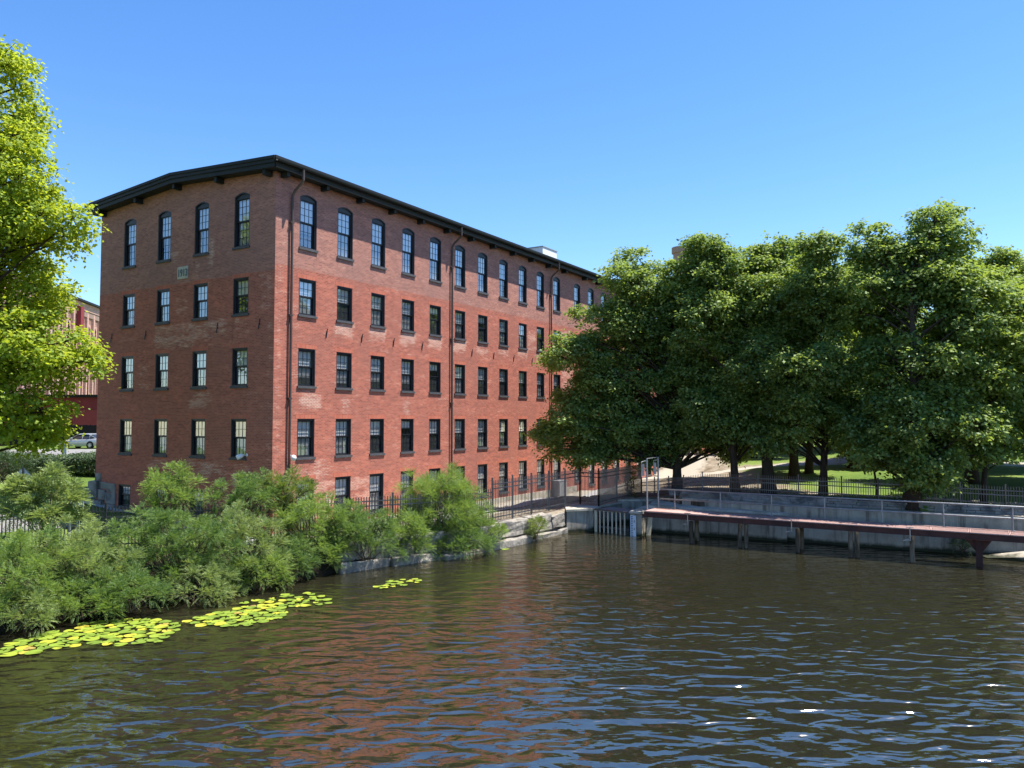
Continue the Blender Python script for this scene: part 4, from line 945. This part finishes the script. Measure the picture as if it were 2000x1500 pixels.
# compound-leaved bank shrubs -------------------------------------------
def shrub_meshes(seed, rx, ry, rz, nclus, nfrond, mat=None, flen=.25, leaflet=.056, low=-.5):
    rng = np.random.default_rng(seed); P = []; wood = MB(); ph = rng.uniform(0, 6.28, 3)
    V = []; Rn = []; k = 0; tries = 0; C = []
    while k < nclus and tries < nclus*40:
        tries += 1; d = norm(rng.normal(0, 1, 3))
        if d[2] < low: continue
        th = math.atan2(d[1], d[0]); f = rng.uniform(.35, 1)**.5*(1+.18*math.sin(3*th+ph[0])+.12*math.sin(6*th+ph[1]+2*d[2]))
        p = d*np.array([rx, ry, rz])*f
        if C and min(np.linalg.norm(np.array(C)-p, axis=1)) < .30: continue
        C.append(p); k += 1
        limb(wood, (rng.uniform(-.25, .25)*rx, rng.uniform(-.25, .25)*ry, -rz), p, .028, .010, rng, .10, 5, 4)
        n = int(nfrond*1.35); r = rng.uniform(.30, .58)
        up = norm(d*.6+np.array([0, 0, .7])); fd = norm(up+rng.normal(0, .75, (n, 3)))
        st = p+fd*r*rng.uniform(.1, .75, (n, 1)); L = flen*rng.uniform(.65, 1.25, (n, 1))
        side = norm(np.cross(fd, np.array([0, 0, 1.0])+rng.normal(0, .25, (n, 3)))); nn = norm(np.cross(side, fd)); nn = np.where(nn[:, 2:3] < 0, -nn, nn)
        pairs = 7; cv = rng.uniform(-.2, .2)
        for j in range(pairs):
            t = (j+.6)/pairs; c = st+fd*L*t-np.array([0, 0, 1.0])*L*.30*t*t
            w = leaflet*(1-.35*abs(t-.45)*2)
            for sg in (-1, 1):
                dr = norm(side*sg+fd*.55-np.array([0, 0, .12])); cc = c+dr*w*.5
                n2 = norm(nn+side*sg*.25+rng.normal(0, .25, (n, 3))); dr2 = norm(dr-n2*(dr*n2).sum(1, keepdims=True))
                v, rr = leaf_quads(cc, n2, dr2, np.full(n, w), np.full(n, w*.42), np.clip(rng.normal(.42, .2, n)+cv, 0, 1))
                V.append(v); Rn.append(rr)
    return wood.mesh('stems', M['stem'], True), quad_mesh('foliage', np.concatenate(V), np.concatenate(Rn), mat or M['locust'])
SG = 'shrubs along the near canal bank'
def shrub(seed, u, v, y, rx, rz, nclus, nf, lab, ry=None, mat=None, name='bank_shrub', cat='shrub', group=SG, **k):
    c = at(u, v, y); me = shrub_meshes(seed, rx*.87, (ry or rx*.85)*.87, rz*.93, nclus, nf, mat, **k)
    r = empty(name, (c.x, c.y, c.z), label=lab, cat=cat, group=group); link('stems', me[0], r); link('foliage', me[1], r)
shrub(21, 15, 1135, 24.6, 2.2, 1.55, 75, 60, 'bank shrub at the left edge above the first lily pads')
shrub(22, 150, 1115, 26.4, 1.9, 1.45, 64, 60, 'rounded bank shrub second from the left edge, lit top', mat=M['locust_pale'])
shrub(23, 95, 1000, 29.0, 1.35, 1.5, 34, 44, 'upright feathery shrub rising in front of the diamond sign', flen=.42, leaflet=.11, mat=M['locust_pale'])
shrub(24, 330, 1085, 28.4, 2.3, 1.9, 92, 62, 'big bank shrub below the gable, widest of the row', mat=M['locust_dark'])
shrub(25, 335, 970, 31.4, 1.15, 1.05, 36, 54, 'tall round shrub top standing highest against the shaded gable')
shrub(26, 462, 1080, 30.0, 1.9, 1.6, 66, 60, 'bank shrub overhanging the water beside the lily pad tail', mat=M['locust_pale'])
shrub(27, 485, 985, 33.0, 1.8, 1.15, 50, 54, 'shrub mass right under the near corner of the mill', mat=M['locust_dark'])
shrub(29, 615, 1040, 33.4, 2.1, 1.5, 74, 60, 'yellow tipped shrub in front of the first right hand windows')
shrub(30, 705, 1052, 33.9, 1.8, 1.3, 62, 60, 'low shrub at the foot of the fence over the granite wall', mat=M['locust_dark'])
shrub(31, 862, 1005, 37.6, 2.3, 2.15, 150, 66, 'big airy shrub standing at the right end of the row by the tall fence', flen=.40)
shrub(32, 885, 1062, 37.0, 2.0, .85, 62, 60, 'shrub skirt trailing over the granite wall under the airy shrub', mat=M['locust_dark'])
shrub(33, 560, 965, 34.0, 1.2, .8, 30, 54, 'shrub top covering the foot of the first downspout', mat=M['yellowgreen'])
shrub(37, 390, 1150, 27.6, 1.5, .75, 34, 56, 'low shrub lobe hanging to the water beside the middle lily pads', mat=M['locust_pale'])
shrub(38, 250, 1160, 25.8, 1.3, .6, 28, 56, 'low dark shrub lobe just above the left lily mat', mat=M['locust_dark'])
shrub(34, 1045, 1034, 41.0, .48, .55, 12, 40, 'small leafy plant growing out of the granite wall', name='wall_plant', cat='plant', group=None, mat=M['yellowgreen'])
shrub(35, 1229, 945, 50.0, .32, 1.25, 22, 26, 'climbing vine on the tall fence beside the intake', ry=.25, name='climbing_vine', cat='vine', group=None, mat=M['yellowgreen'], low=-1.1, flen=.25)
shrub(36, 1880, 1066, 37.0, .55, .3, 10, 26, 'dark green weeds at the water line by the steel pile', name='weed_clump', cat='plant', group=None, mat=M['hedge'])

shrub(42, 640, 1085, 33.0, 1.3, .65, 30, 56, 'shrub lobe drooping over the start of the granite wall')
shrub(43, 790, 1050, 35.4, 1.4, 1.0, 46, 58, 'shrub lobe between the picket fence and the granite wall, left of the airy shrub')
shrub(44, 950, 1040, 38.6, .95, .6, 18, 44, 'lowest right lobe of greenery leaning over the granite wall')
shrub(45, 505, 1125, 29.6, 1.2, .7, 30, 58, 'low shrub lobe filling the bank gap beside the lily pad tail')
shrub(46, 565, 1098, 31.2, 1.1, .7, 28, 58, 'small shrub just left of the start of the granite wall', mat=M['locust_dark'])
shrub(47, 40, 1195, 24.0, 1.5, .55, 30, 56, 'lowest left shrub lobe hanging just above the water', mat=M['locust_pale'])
shrub(48, 160, 1178, 25.0, 1.1, .5, 22, 56, 'small shrub lobe at the waterline second from the left edge')
# clipped hedge, dark shrub, by the road --------------------------------
def box_foliage(seed, L, D, H, n, mat, ls=.12):
    rng = np.random.default_rng(seed); p = rng.uniform(-1, 1, (n, 3)); a = rng.integers(0, 4, n)
    q = p.copy(); q[a == 0, 2] = 1; q[a == 1, 1] = -1; q[a == 2, 2] = 1; q[a == 3, 1] = 1
    q[:, 2] = np.where(q[:, 2] > .99, 1, q[:, 2]); pos = q*np.array([L/2, D/2, H/2])+rng.normal(0, .10, (n, 3))
    # rounded shoulders
    f = np.clip(1-np.abs(q[:, 1])*.25*(q[:, 2] > .5), 0, 1); pos[:, 2] *= f; pos[:, 2] += .10*np.sin(pos[:, 0]*.9)+H/2
    nr = norm(q*np.array([0, .5, .8])+rng.normal(0, .5, (n, 3))); tn = norm(rng.normal(0, 1, (n, 3))+np.array([0, 0, .6])); tn = norm(tn-nr*(tn*nr).sum(1, keepdims=True))
    v, r = leaf_quads(pos, nr, tn, ls*rng.uniform(.6, 1.3, n), ls*.4, np.clip(rng.normal(.5, .22, n), 0, 1)); return v, r
v, r = box_foliage(1, 15, 2.6, 1.35, 30000, M['hedge'], .16)
hx, hy = -30.5, 54.5
hd = empty('clipped_hedge', (hx, hy, gzf(hx, hy)), math.radians(8), label='long clipped green hedge between the road and the lawn, left of the mill', cat='hedge')
link('foliage', quad_mesh('foliage', v, r, M['hedge']), hd)
mb = MB(); mb.box(-7.4, 7.4, -1.1, 1.1, .12, 1.15); mb.build('twigs', M['stem'], hd)
shrub(41, 10, 915, 47.0, 1.4, .95, 40, 40, 'dark rounded shrub behind the diamond sign at the left edge', mat=M['hedge'], group=None, name='dark_shrub', flen=.3)

# lily pads ----------------------------------------------------------------
def pad_mesh(seed):
    r = random.Random(seed); n = 22; v = [(0, 0, .004)]; 
    for i in range(n+1):
        a = math.radians(12)+(2*math.pi-math.radians(24))*i/n; q = 1+.035*math.sin(3*a+seed)+r.uniform(-.012, .012)
        v.append((math.cos(a)*q, math.sin(a)*q, .012+.03*max(0, math.sin(2*a+seed))))
    m = MB(); top = [(0, i, i+1) for i in range(1, n+1)]; m.add(v, top)
    m.add([(x*.985, y*.985, z-.02) for x, y, z in v], [(0, i+1, i) for i in range(1, n+1)])
    return m.mesh('lily_pad', M['pad'], False)
PM = [pad_mesh(k) for k in range(6)]
rl_ = random.Random(12); placed = []
def pads(n, poly, rr, lab, grp, tries=4000):
    k = 0
    xs = [p[0] for p in poly]; ys = [p[1] for p in poly]
    def inside(x, y):
        c = False; j = len(poly)-1
        for i in range(len(poly)):
            if (poly[i][1] > y) != (poly[j][1] > y) and x < (poly[j][0]-poly[i][0])*(y-poly[i][1])/(poly[j][1]-poly[i][1])+poly[i][0]: c = not c
            j = i
        return c
    for _ in range(tries):
        if k >= n: break
        u, v = rl_.uniform(min(xs), max(xs)), rl_.uniform(min(ys), max(ys))
        if not inside(u, v): continue
        p = atz(u, v, .01); r = rl_.uniform(*rr)
        if any((p.x-q[0])**2+(p.y-q[1])**2 < ((r+q[2])*.80)**2 for q in placed): continue
        placed.append((p.x, p.y, r)); o = link('lily_pad', rl_.choice(PM)); o.location = (p.x, p.y, .002+.0035*(k % 7)); o.scale = (r, r, .5); o.rotation_euler = (0, 0, rl_.uniform(0, 6.28))
        tag(o, lab, 'lily pad', grp); k += 1
pads(46, [(0, 1274), (30, 1252), (95, 1236), (175, 1228), (185, 1256), (120, 1266), (60, 1277), (0, 1284)], (.13, .24), 'yellow green lily pad in the leftmost floating mat', 'lily pads of the leftmost mat')
pads(95, [(160, 1218), (250, 1208), (330, 1212), (352, 1222), (340, 1235), (310, 1254), (250, 1258), (200, 1262), (160, 1250)], (.12, .24), 'green lily pad in the broad mat below the low shrub', 'lily pads of the broad mat')
pads(70, [(362, 1212), (420, 1198), (470, 1186), (520, 1180), (560, 1190), (556, 1204), (480, 1222), (430, 1224), (372, 1221)], (.12, .22), 'bright lily pad in the long middle mat under the overhanging shrub', 'lily pads of the middle mat')
pads(34, [(462, 1180), (520, 1168), (575, 1158), (600, 1157), (646, 1170), (640, 1181), (590, 1186), (530, 1182)], (.10, .19), 'small lily pad in the tail of the mat furthest from the left edge', 'lily pads of the tail')
pads(20, [(730, 1146), (760, 1134), (822, 1130), (815, 1140), (780, 1144), (745, 1151)], (.09, .16), 'tiny lily pad in the separate patch below the granite wall', 'lily pads of the small patch')
pads(1, [(985, 1072), (1000, 1072), (1000, 1077), (985, 1077)], (.2, .22), 'lone lily pad floating by the granite wall near the small wall plant', None)

# ------------------------------------------------------------------ left background
F0 = Vector((-69.9, 130.0, 0)); FD = Vector((math.sin(math.radians(-9.2)), math.cos(math.radians(-9.2)), 0)); FN = Vector((FD.y, -FD.x, 0))
Mf = Matrix(((FD.x, -FN.x, 0, F0.x), (FD.y, -FN.y, 0, F0.y), (0, 0, 1, 0), (0, 0, 0, 1)))
fm = empty('distant_mill', (0, 0, 0), label='sunlit pinkish brick mill with tall arched windows and corbelled eaves, far left behind the maple', cat='mill building'); fm.matrix_world = Mf
x0, x1 = -64.0, 16.0; HT = CAMZ+18.6
bay = 2.72; nb = int((x1-x0)/bay); ops = []
rows = [(HT-8.9, HT-3.9, .45), (HT-16.0, HT-11.0, .45), (HT-23.1, HT-18.1, .45)]
for i in range(nb):
    for zb, zt, ri in rows: ops.append((x0+bay*i+.75-x0, x0+bay*i+2.0-x0, zb, zt, ri))
wg = wall_grid(x1-x0, 0, HT-.5, ops, lambda x, z: (0, 0, 0, 1), 6)
wg.v = [(p[0]+x0, p[1], p[2]) for p in wg.v]; wg.build('wall', M['brick_far'], fm)
mb = MB()
for i in range(nb+1):
    q0 = [(x0+bay*i-.28, -.42, 0), (x0+bay*i+.35, -.42, 0), (x0+bay*i+.35, -.003, 0), (x0+bay*i-.28, -.003, 0)]
    v8 = q0+[(a, b, HT-1.3) for a, b, c in q0]; mb.add(v8, [(4,5,6,7),(0,1,5,4),(1,2,6,5),(3,0,4,7)], 0, [(p[0]+p[1], p[2]) for p in v8])
mb.build('pier', M['brick_far'], fm)
mb = MB(); q = [(x0, -.5, HT-1.3), (x1, -.5, HT-1.3), (x1, -.5, HT-.1), (x0, -.5, HT-.1), (x0, .1, HT-1.3), (x1, .1, HT-1.3), (x1, .1, HT-.1), (x0, .1, HT-.1)]
mb.add(q, [(0,1,2,3), (4,0,1,5), (3,2,6,7), (0,4,7,3), (1,5,6,2)], 0, [(p[0], p[2]) for p in q])
for i in range(nb):
    for k in range(5): xx = x0+bay*i+.50+k*.40; mb.box(xx, xx+.2, -.42, -.004, HT-2.2, HT-1.305)
mb.build('cornice', M['brick_far'], fm)
mb = MB(); mb.box(x0-.5, x1+.5, -.95, 14, HT-.098, HT+.22); mb.build('roof', M['roof_trim'], fm)
mb = MB(); mb.quad((x0, 14, 0), (x0, 14, HT-.1), (x1, 14, HT-.1), (x1, 14, 0)); mb.quad((x0, 0, 0), (x0, 0, HT-.5), (x0, 14, HT-.1), (x0, 14, 0)); mb.quad((x1, 0, 0), (x1, 14, 0), (x1, 14, HT-.1), (x1, 0, HT-.5)); mb.build('wall', M['brick_far'], fm)
wf = MB(); w_, h_ = 1.25, 5.0
wf.box(0, .08, .20, .3, 0, h_+.2); wf.box(w_-.08, w_, .20, .3, 0, h_+.2); wf.box(.08, w_-.08, .2, .3, 0, .1); wf.box(.08, w_-.08, .2, .3, h_*.62, h_*.62+.12); wf.box(.08, w_-.08, .2, .3, h_*.3, h_*.3+.1); wf.box(w_/2-.04, w_/2+.04, .2, .3, .1, h_+.3); wf.box(-.1, w_+.1, -.1, .0, -.25, 0)
wfm = wf.mesh('window', M['white']); wp_ = MB(); wp_.quad((0, .27, 0), (w_, .27, 0), (w_, .27, h_+.45), (0, .27, h_+.45)); wpm = wp_.mesh('pane', rough_mat('far_pane', (.13, .16, .18), (.24, .28, .31), .3, .15, .6))
for o in ops:
    if o[0]+x0 < -34: continue
    w = link('window', wfm, fm, Matrix.Translation((o[0]+x0, 0, o[2]))); link('pane', wpm, w)
mb = MB(); mb.box(-11.6, -10.4, -1.1, -.45, HT-5.6, HT-1.0); mb.build('hoist_box', M['redwall'], fm)
# red painted low building
mb = MB(); mb.box(-66, -42, 95, 110, 2.5, 9.15); rbx = tag(mb.build('low_building', M['redwall']), 'low dark red painted building with a shut door behind the board fence', 'building')
mb = MB(); mb.box(-66.3, -41.7, 94.7, 110.3, 9.153, 9.5); mb.build('roof', M['roof_trim'], rbx)
mb = MB(); mb.box(-54.2, -54.0, 94.93, 94.99, 3, 7.6); mb.box(-54.0, -48.0, 94.93, 94.99, 7.42, 7.6); mb.box(-54, -48, 94.96, 94.992, 3, 7.415); mb.build('door', rough_mat('red_door', (.27, .05, .055), (.31, .06, .065), 2), rbx)
mb = MB(); mb.box(-50.3, -49.7, 94.3, 94.6, 8.8, 9.14); mb.build('vent_box', M['galv'], rbx)
# board fence
mb = MB(); rg.seed(8); x = -62.0
while x < -38: 
    w_ = .15; y = 81.0; z = gzf(x, y); hh = 1.95+rg.uniform(-.03, .03)+.15*(x < -50); mb.box(x, x+w_-.012, y-.02, y+.02, z-.1, z+hh); x += w_
for z in (.5, 1.5): mb.bar((-62, 81.06, gzf(-62, 81)+z), (-38, 81.06, gzf(-38, 81)+z), .08)
tag(mb.build('board_fence', M['woodfence']), 'tall dark vertical board fence behind the silver car', 'fence')
# car: loft of cross sections along its length
car = empty('parked_car', (-42.2, 76.0, gzf(-42.2, 76.0)+.055), math.radians(-12), label='silver sedan parked in front of the dark board fence', cat='car')
car.rotation_euler = (0, 0, math.radians(180-10))
def loft(secs, mat, name, parent):
    mb = MB(); n = len(secs[0])
    for s in secs: mb.v += s; mb.uv += [(0, 0)]*n; mb.c += [(0, 0, 0, 1)]*n
    for i in range(len(secs)-1):
        for k in range(n-1): mb.f.append((i*n+k, i*n+k+1, (i+1)*n+k+1, (i+1)*n+k)); mb.m.append(0)
    mb.f.append(tuple(range(n))); mb.m.append(0); m = (len(secs)-1)*n; mb.f.append(tuple(range(m+n-1, m-1, -1))); mb.m.append(0)
    return mb.build(name, mat, parent, smooth=True)
def csec(x, w, z0, zs, zt, r=.12):
    return [(x, -w+.06, z0), (x, -w, z0+.12), (x, -w, zs*.7+z0*.3), (x, -w+.03, zs-.05), (x, -w+.16, zs+(zt-zs)*.6), (x, -w*.5, zt), (x, w*.5, zt), (x, w-.16, zs+(zt-zs)*.6), (x, w-.03, zs-.05), (x, w, zs*.7+z0*.3), (x, w, z0+.12), (x, w-.06, z0)]
body = [csec(2.33, .62, .34, .52, .56), csec(2.25, .76, .24, .60, .66), csec(1.95, .86, .20, .70, .76), csec(1.3, .90, .20, .80, .88), csec(.85, .90, .20, .86, .95), csec(-.2, .91, .20, .90, .97), csec(-1.3, .90, .20, .93, .99), csec(-1.7, .89, .22, .94, 1.02), csec(-2.2, .84, .26, .90, .98), csec(-2.36, .74, .34, .80, .86)]
loft(body, M['car_paint'], 'body', car)
def gsec(x, w0, w1, zb, zt): return [(x, -w0, zb), (x, -w1, zt-.06), (x, -w1*.8, zt), (x, w1*.8, zt), (x, w1, zt-.06), (x, w0, zb)]
loft([gsec(.98, .78, .74, .90, .93), gsec(.62, .80, .70, .92, 1.16), gsec(.12, .82, .64, .94, 1.40), gsec(-.9, .82, .63, .95, 1.43), gsec(-1.35, .80, .64, .95, 1.28), gsec(-1.85, .74, .68, .95, 1.02)], M['car_glass'], 'cabin_glass', car)
loft([gsec(.12, .70, .655, 1.36, 1.425), gsec(-.3, .70, .65, 1.38, 1.455), gsec(-.95, .70, .645, 1.38, 1.45), gsec(-1.25, .69, .645, 1.28, 1.35)], M['car_paint'], 'roof', car)
mb = MB()
for sg in (-1, 1):
    for (xa, za, xb, zb) in ((.95, .93, .12, 1.40), (-.40, .93, -.36, 1.42), (-1.05, 1.40, -1.80, 1.0), (-1.18, .93, -1.16, 1.38)): mb.bar((xa, sg*.815, za), (xb, sg*.665, zb), .05, .03)
mb.build('pillars', M['car_paint'], car)
mb = MB()
for (r0, r1, a, b) in ((.33, .33, -.10, .10),): mb.tube([(0, -.10, 0), (0, .10, 0)], .325, 24)
tyre = mb.mesh('tyre', M['rubber'])
mb = MB(); mb.tube([(0, -.112, 0), (0, -.10, 0)], .075, 12)
for k in range(9): a = 2*math.pi*k/9; mb.bar((0, -.108, 0), (math.cos(a)*.225, -.108, math.sin(a)*.225), .045, .02, up=(0, 1, 0))
for k in range(24):
    a, b = 2*math.pi*k/24, 2*math.pi*(k+1)/24; mb.add([(math.cos(q)*r, -.112, math.sin(q)*r) for q, r in ((a, .21), (b, .21), (b, .245), (a, .245))], [(0, 1, 2, 3), (3, 2, 1, 0)])
rim = mb.mesh('rim', M['alloy'])
for x in (1.38, -1.32):
    for sg in (1, -1):
        w = link('wheel', tyre, car, Matrix.Translation((x, sg*-.82, .325)) @ (Matrix.Identity(4) if sg > 0 else Matrix.Rotation(math.pi, 4, 'Z'))); link('rim', rim, w)
        a = MB(); a.tube([(x, sg*-.915, .335), (x, sg*-.75, .335)], .385, 24); a.build('wheel_arch', M['rubber'], car)
for sg in (-1, 1):
    mb = MB(); mb.box(.62, .78, sg*.92-.09, sg*.92+.09, .93, 1.06); bevel(mb.build('mirror', M['car_paint'], car), .03)
    mb = MB(); mb.box(2.12, 2.27, sg*.62-.12, sg*.62+.12, .50, .64); bevel(mb.build('headlight', M['white'], car), .03)
# signs and posts
p = at(43.5, 930, 45.0); gzp = gzf(p.x, p.y)
sg_ = empty('road_sign', (p.x, p.y, gzp), label='back of a bare aluminium diamond sign on a dark post on the left lawn', cat='sign')
mb = MB(); mb.bar((0, 0, 0), (0, 0, p.z-gzp+.55), .07); mb.build('post', M['iron'], sg_)
mb = MB(); zc = p.z-gzp+.0; R = .52
mb.add([(0, .045, zc-R), (R, .045, zc), (0, .045, zc+R), (-R, .045, zc), (0, .055, zc-R), (R, .055, zc), (0, .055, zc+R), (-R, .055, zc)], [(0,1,2,3), (7,6,5,4), (0,4,5,1), (1,5,6,2), (2,6,7,3), (3,7,4,0)]); mb.build('panel', M['sign_alu'], sg_)
p = at(146, 975, 33.6); gzp = gzf(p.x, p.y)
sb = empty('sign_board', (p.x, p.y, gzp), math.radians(-8), label='pale rectangular board seen from behind on two posts among the bank shrubs', cat='sign')
mb = MB(); mb.box(-.42, .40, .03, .06, p.z-gzp-.42, p.z-gzp+.44); mb.build('board', M['sign_back'], sb)
for x in (-.2, .2): mb = MB(); mb.box(x-.04, x+.04, -.05, .028, 0, p.z-gzp+.3); mb.build('post', M['sign_alu'], sb)
p = at(127, 895, 56); mb = MB(); mb.box(p.x-.1, p.x+.12, p.y-.03, p.y+.03, p.z-.5, p.z+.9); wpst = tag(mb.build('marker_post', M['white']), 'white marker post at the road edge behind the hedge', 'post')
mb = MB(); mb.box(p.x-.22, p.x-.12, p.y-.05, p.y+.01, p.z-.5, p.z+.85); mb.build('backing_post', M['iron'], wpst)
# grey utility cabinet at the foot of the mill
p = bp(27.6, .35); mb = MB(); z = gzf(p.x, p.y)
Mc = Matrix(((RX, NX, 0, p.x), (RY, NY, 0, p.y), (0, 0, 1, z), (0, 0, 0, 1)))
mb.box(-.6, .6, -.3, .3, 0, 1.2, 0, Mc); mb.box(-.62, .62, -.32, .32, 1.2, 1.25, 0, Mc); cb = tag(mb.build('utility_cabinet', rough_mat('cabinet_grey', (.20, .21, .23), (.27, .28, .30), 2, .5)), 'grey utility cabinet against the mill wall behind the tall fence', 'cabinet')
mb = MB(); mb.box(-.55, -.01, .303, .32, .1, 1.1, 0, Mc); mb.box(.01, .55, .303, .32, .1, 1.1, 0, Mc); mb.build('door', rough_mat('cabinet_door', (.24, .25, .27), (.30, .31, .33), 2, .5), cb)
# fieldstone walls past the end of the mill
for (u0, v0, u1, v1, y0, y1, h, lab) in ((1366, 926, 1424, 916, 84, 92, 1.15, 'fieldstone retaining wall left of the thick oak trunk behind the fence'), (1438, 914, 1512, 902, 96, 112, 1.2, 'fieldstone wall beyond the mill end on the pale slope')):
    a = at(u0, v0, y0); b = at(u1, v1, y1); za, zb = a.z, b.z
    mb = MB(); vv = [(a.x, a.y, za-2), (b.x, b.y, zb-2), (b.x+.2, b.y+.6, zb-2), (a.x+.2, a.y+.6, za-2), (a.x, a.y, za+h), (b.x, b.y, zb+h), (b.x+.2, b.y+.6, zb+h), (a.x+.2, a.y+.6, za+h)]
    mb.add(vv, [(4,5,6,7),(0,1,5,4),(1,2,6,5),(2,3,7,6),(3,0,4,7)]); tag(mb.build('fieldstone_wall', M['drystone']), lab, 'stone wall')
# distant chimney above the trees
p = at(1331, 484, 125); mb = MB(); mb.tube([(p.x, p.y, 0), (p.x, p.y, p.z-1.0), (p.x, p.y, p.z-.95), (p.x, p.y, p.z)], [1.9, 1.35, 1.6, 1.6], 20)
tag(mb.build('brick_chimney', rough_mat('chimney_brick', (.25, .17, .13), (.33, .24, .18), .5), smooth=False), 'round brown chimney top peeping over the oaks', 'chimney')
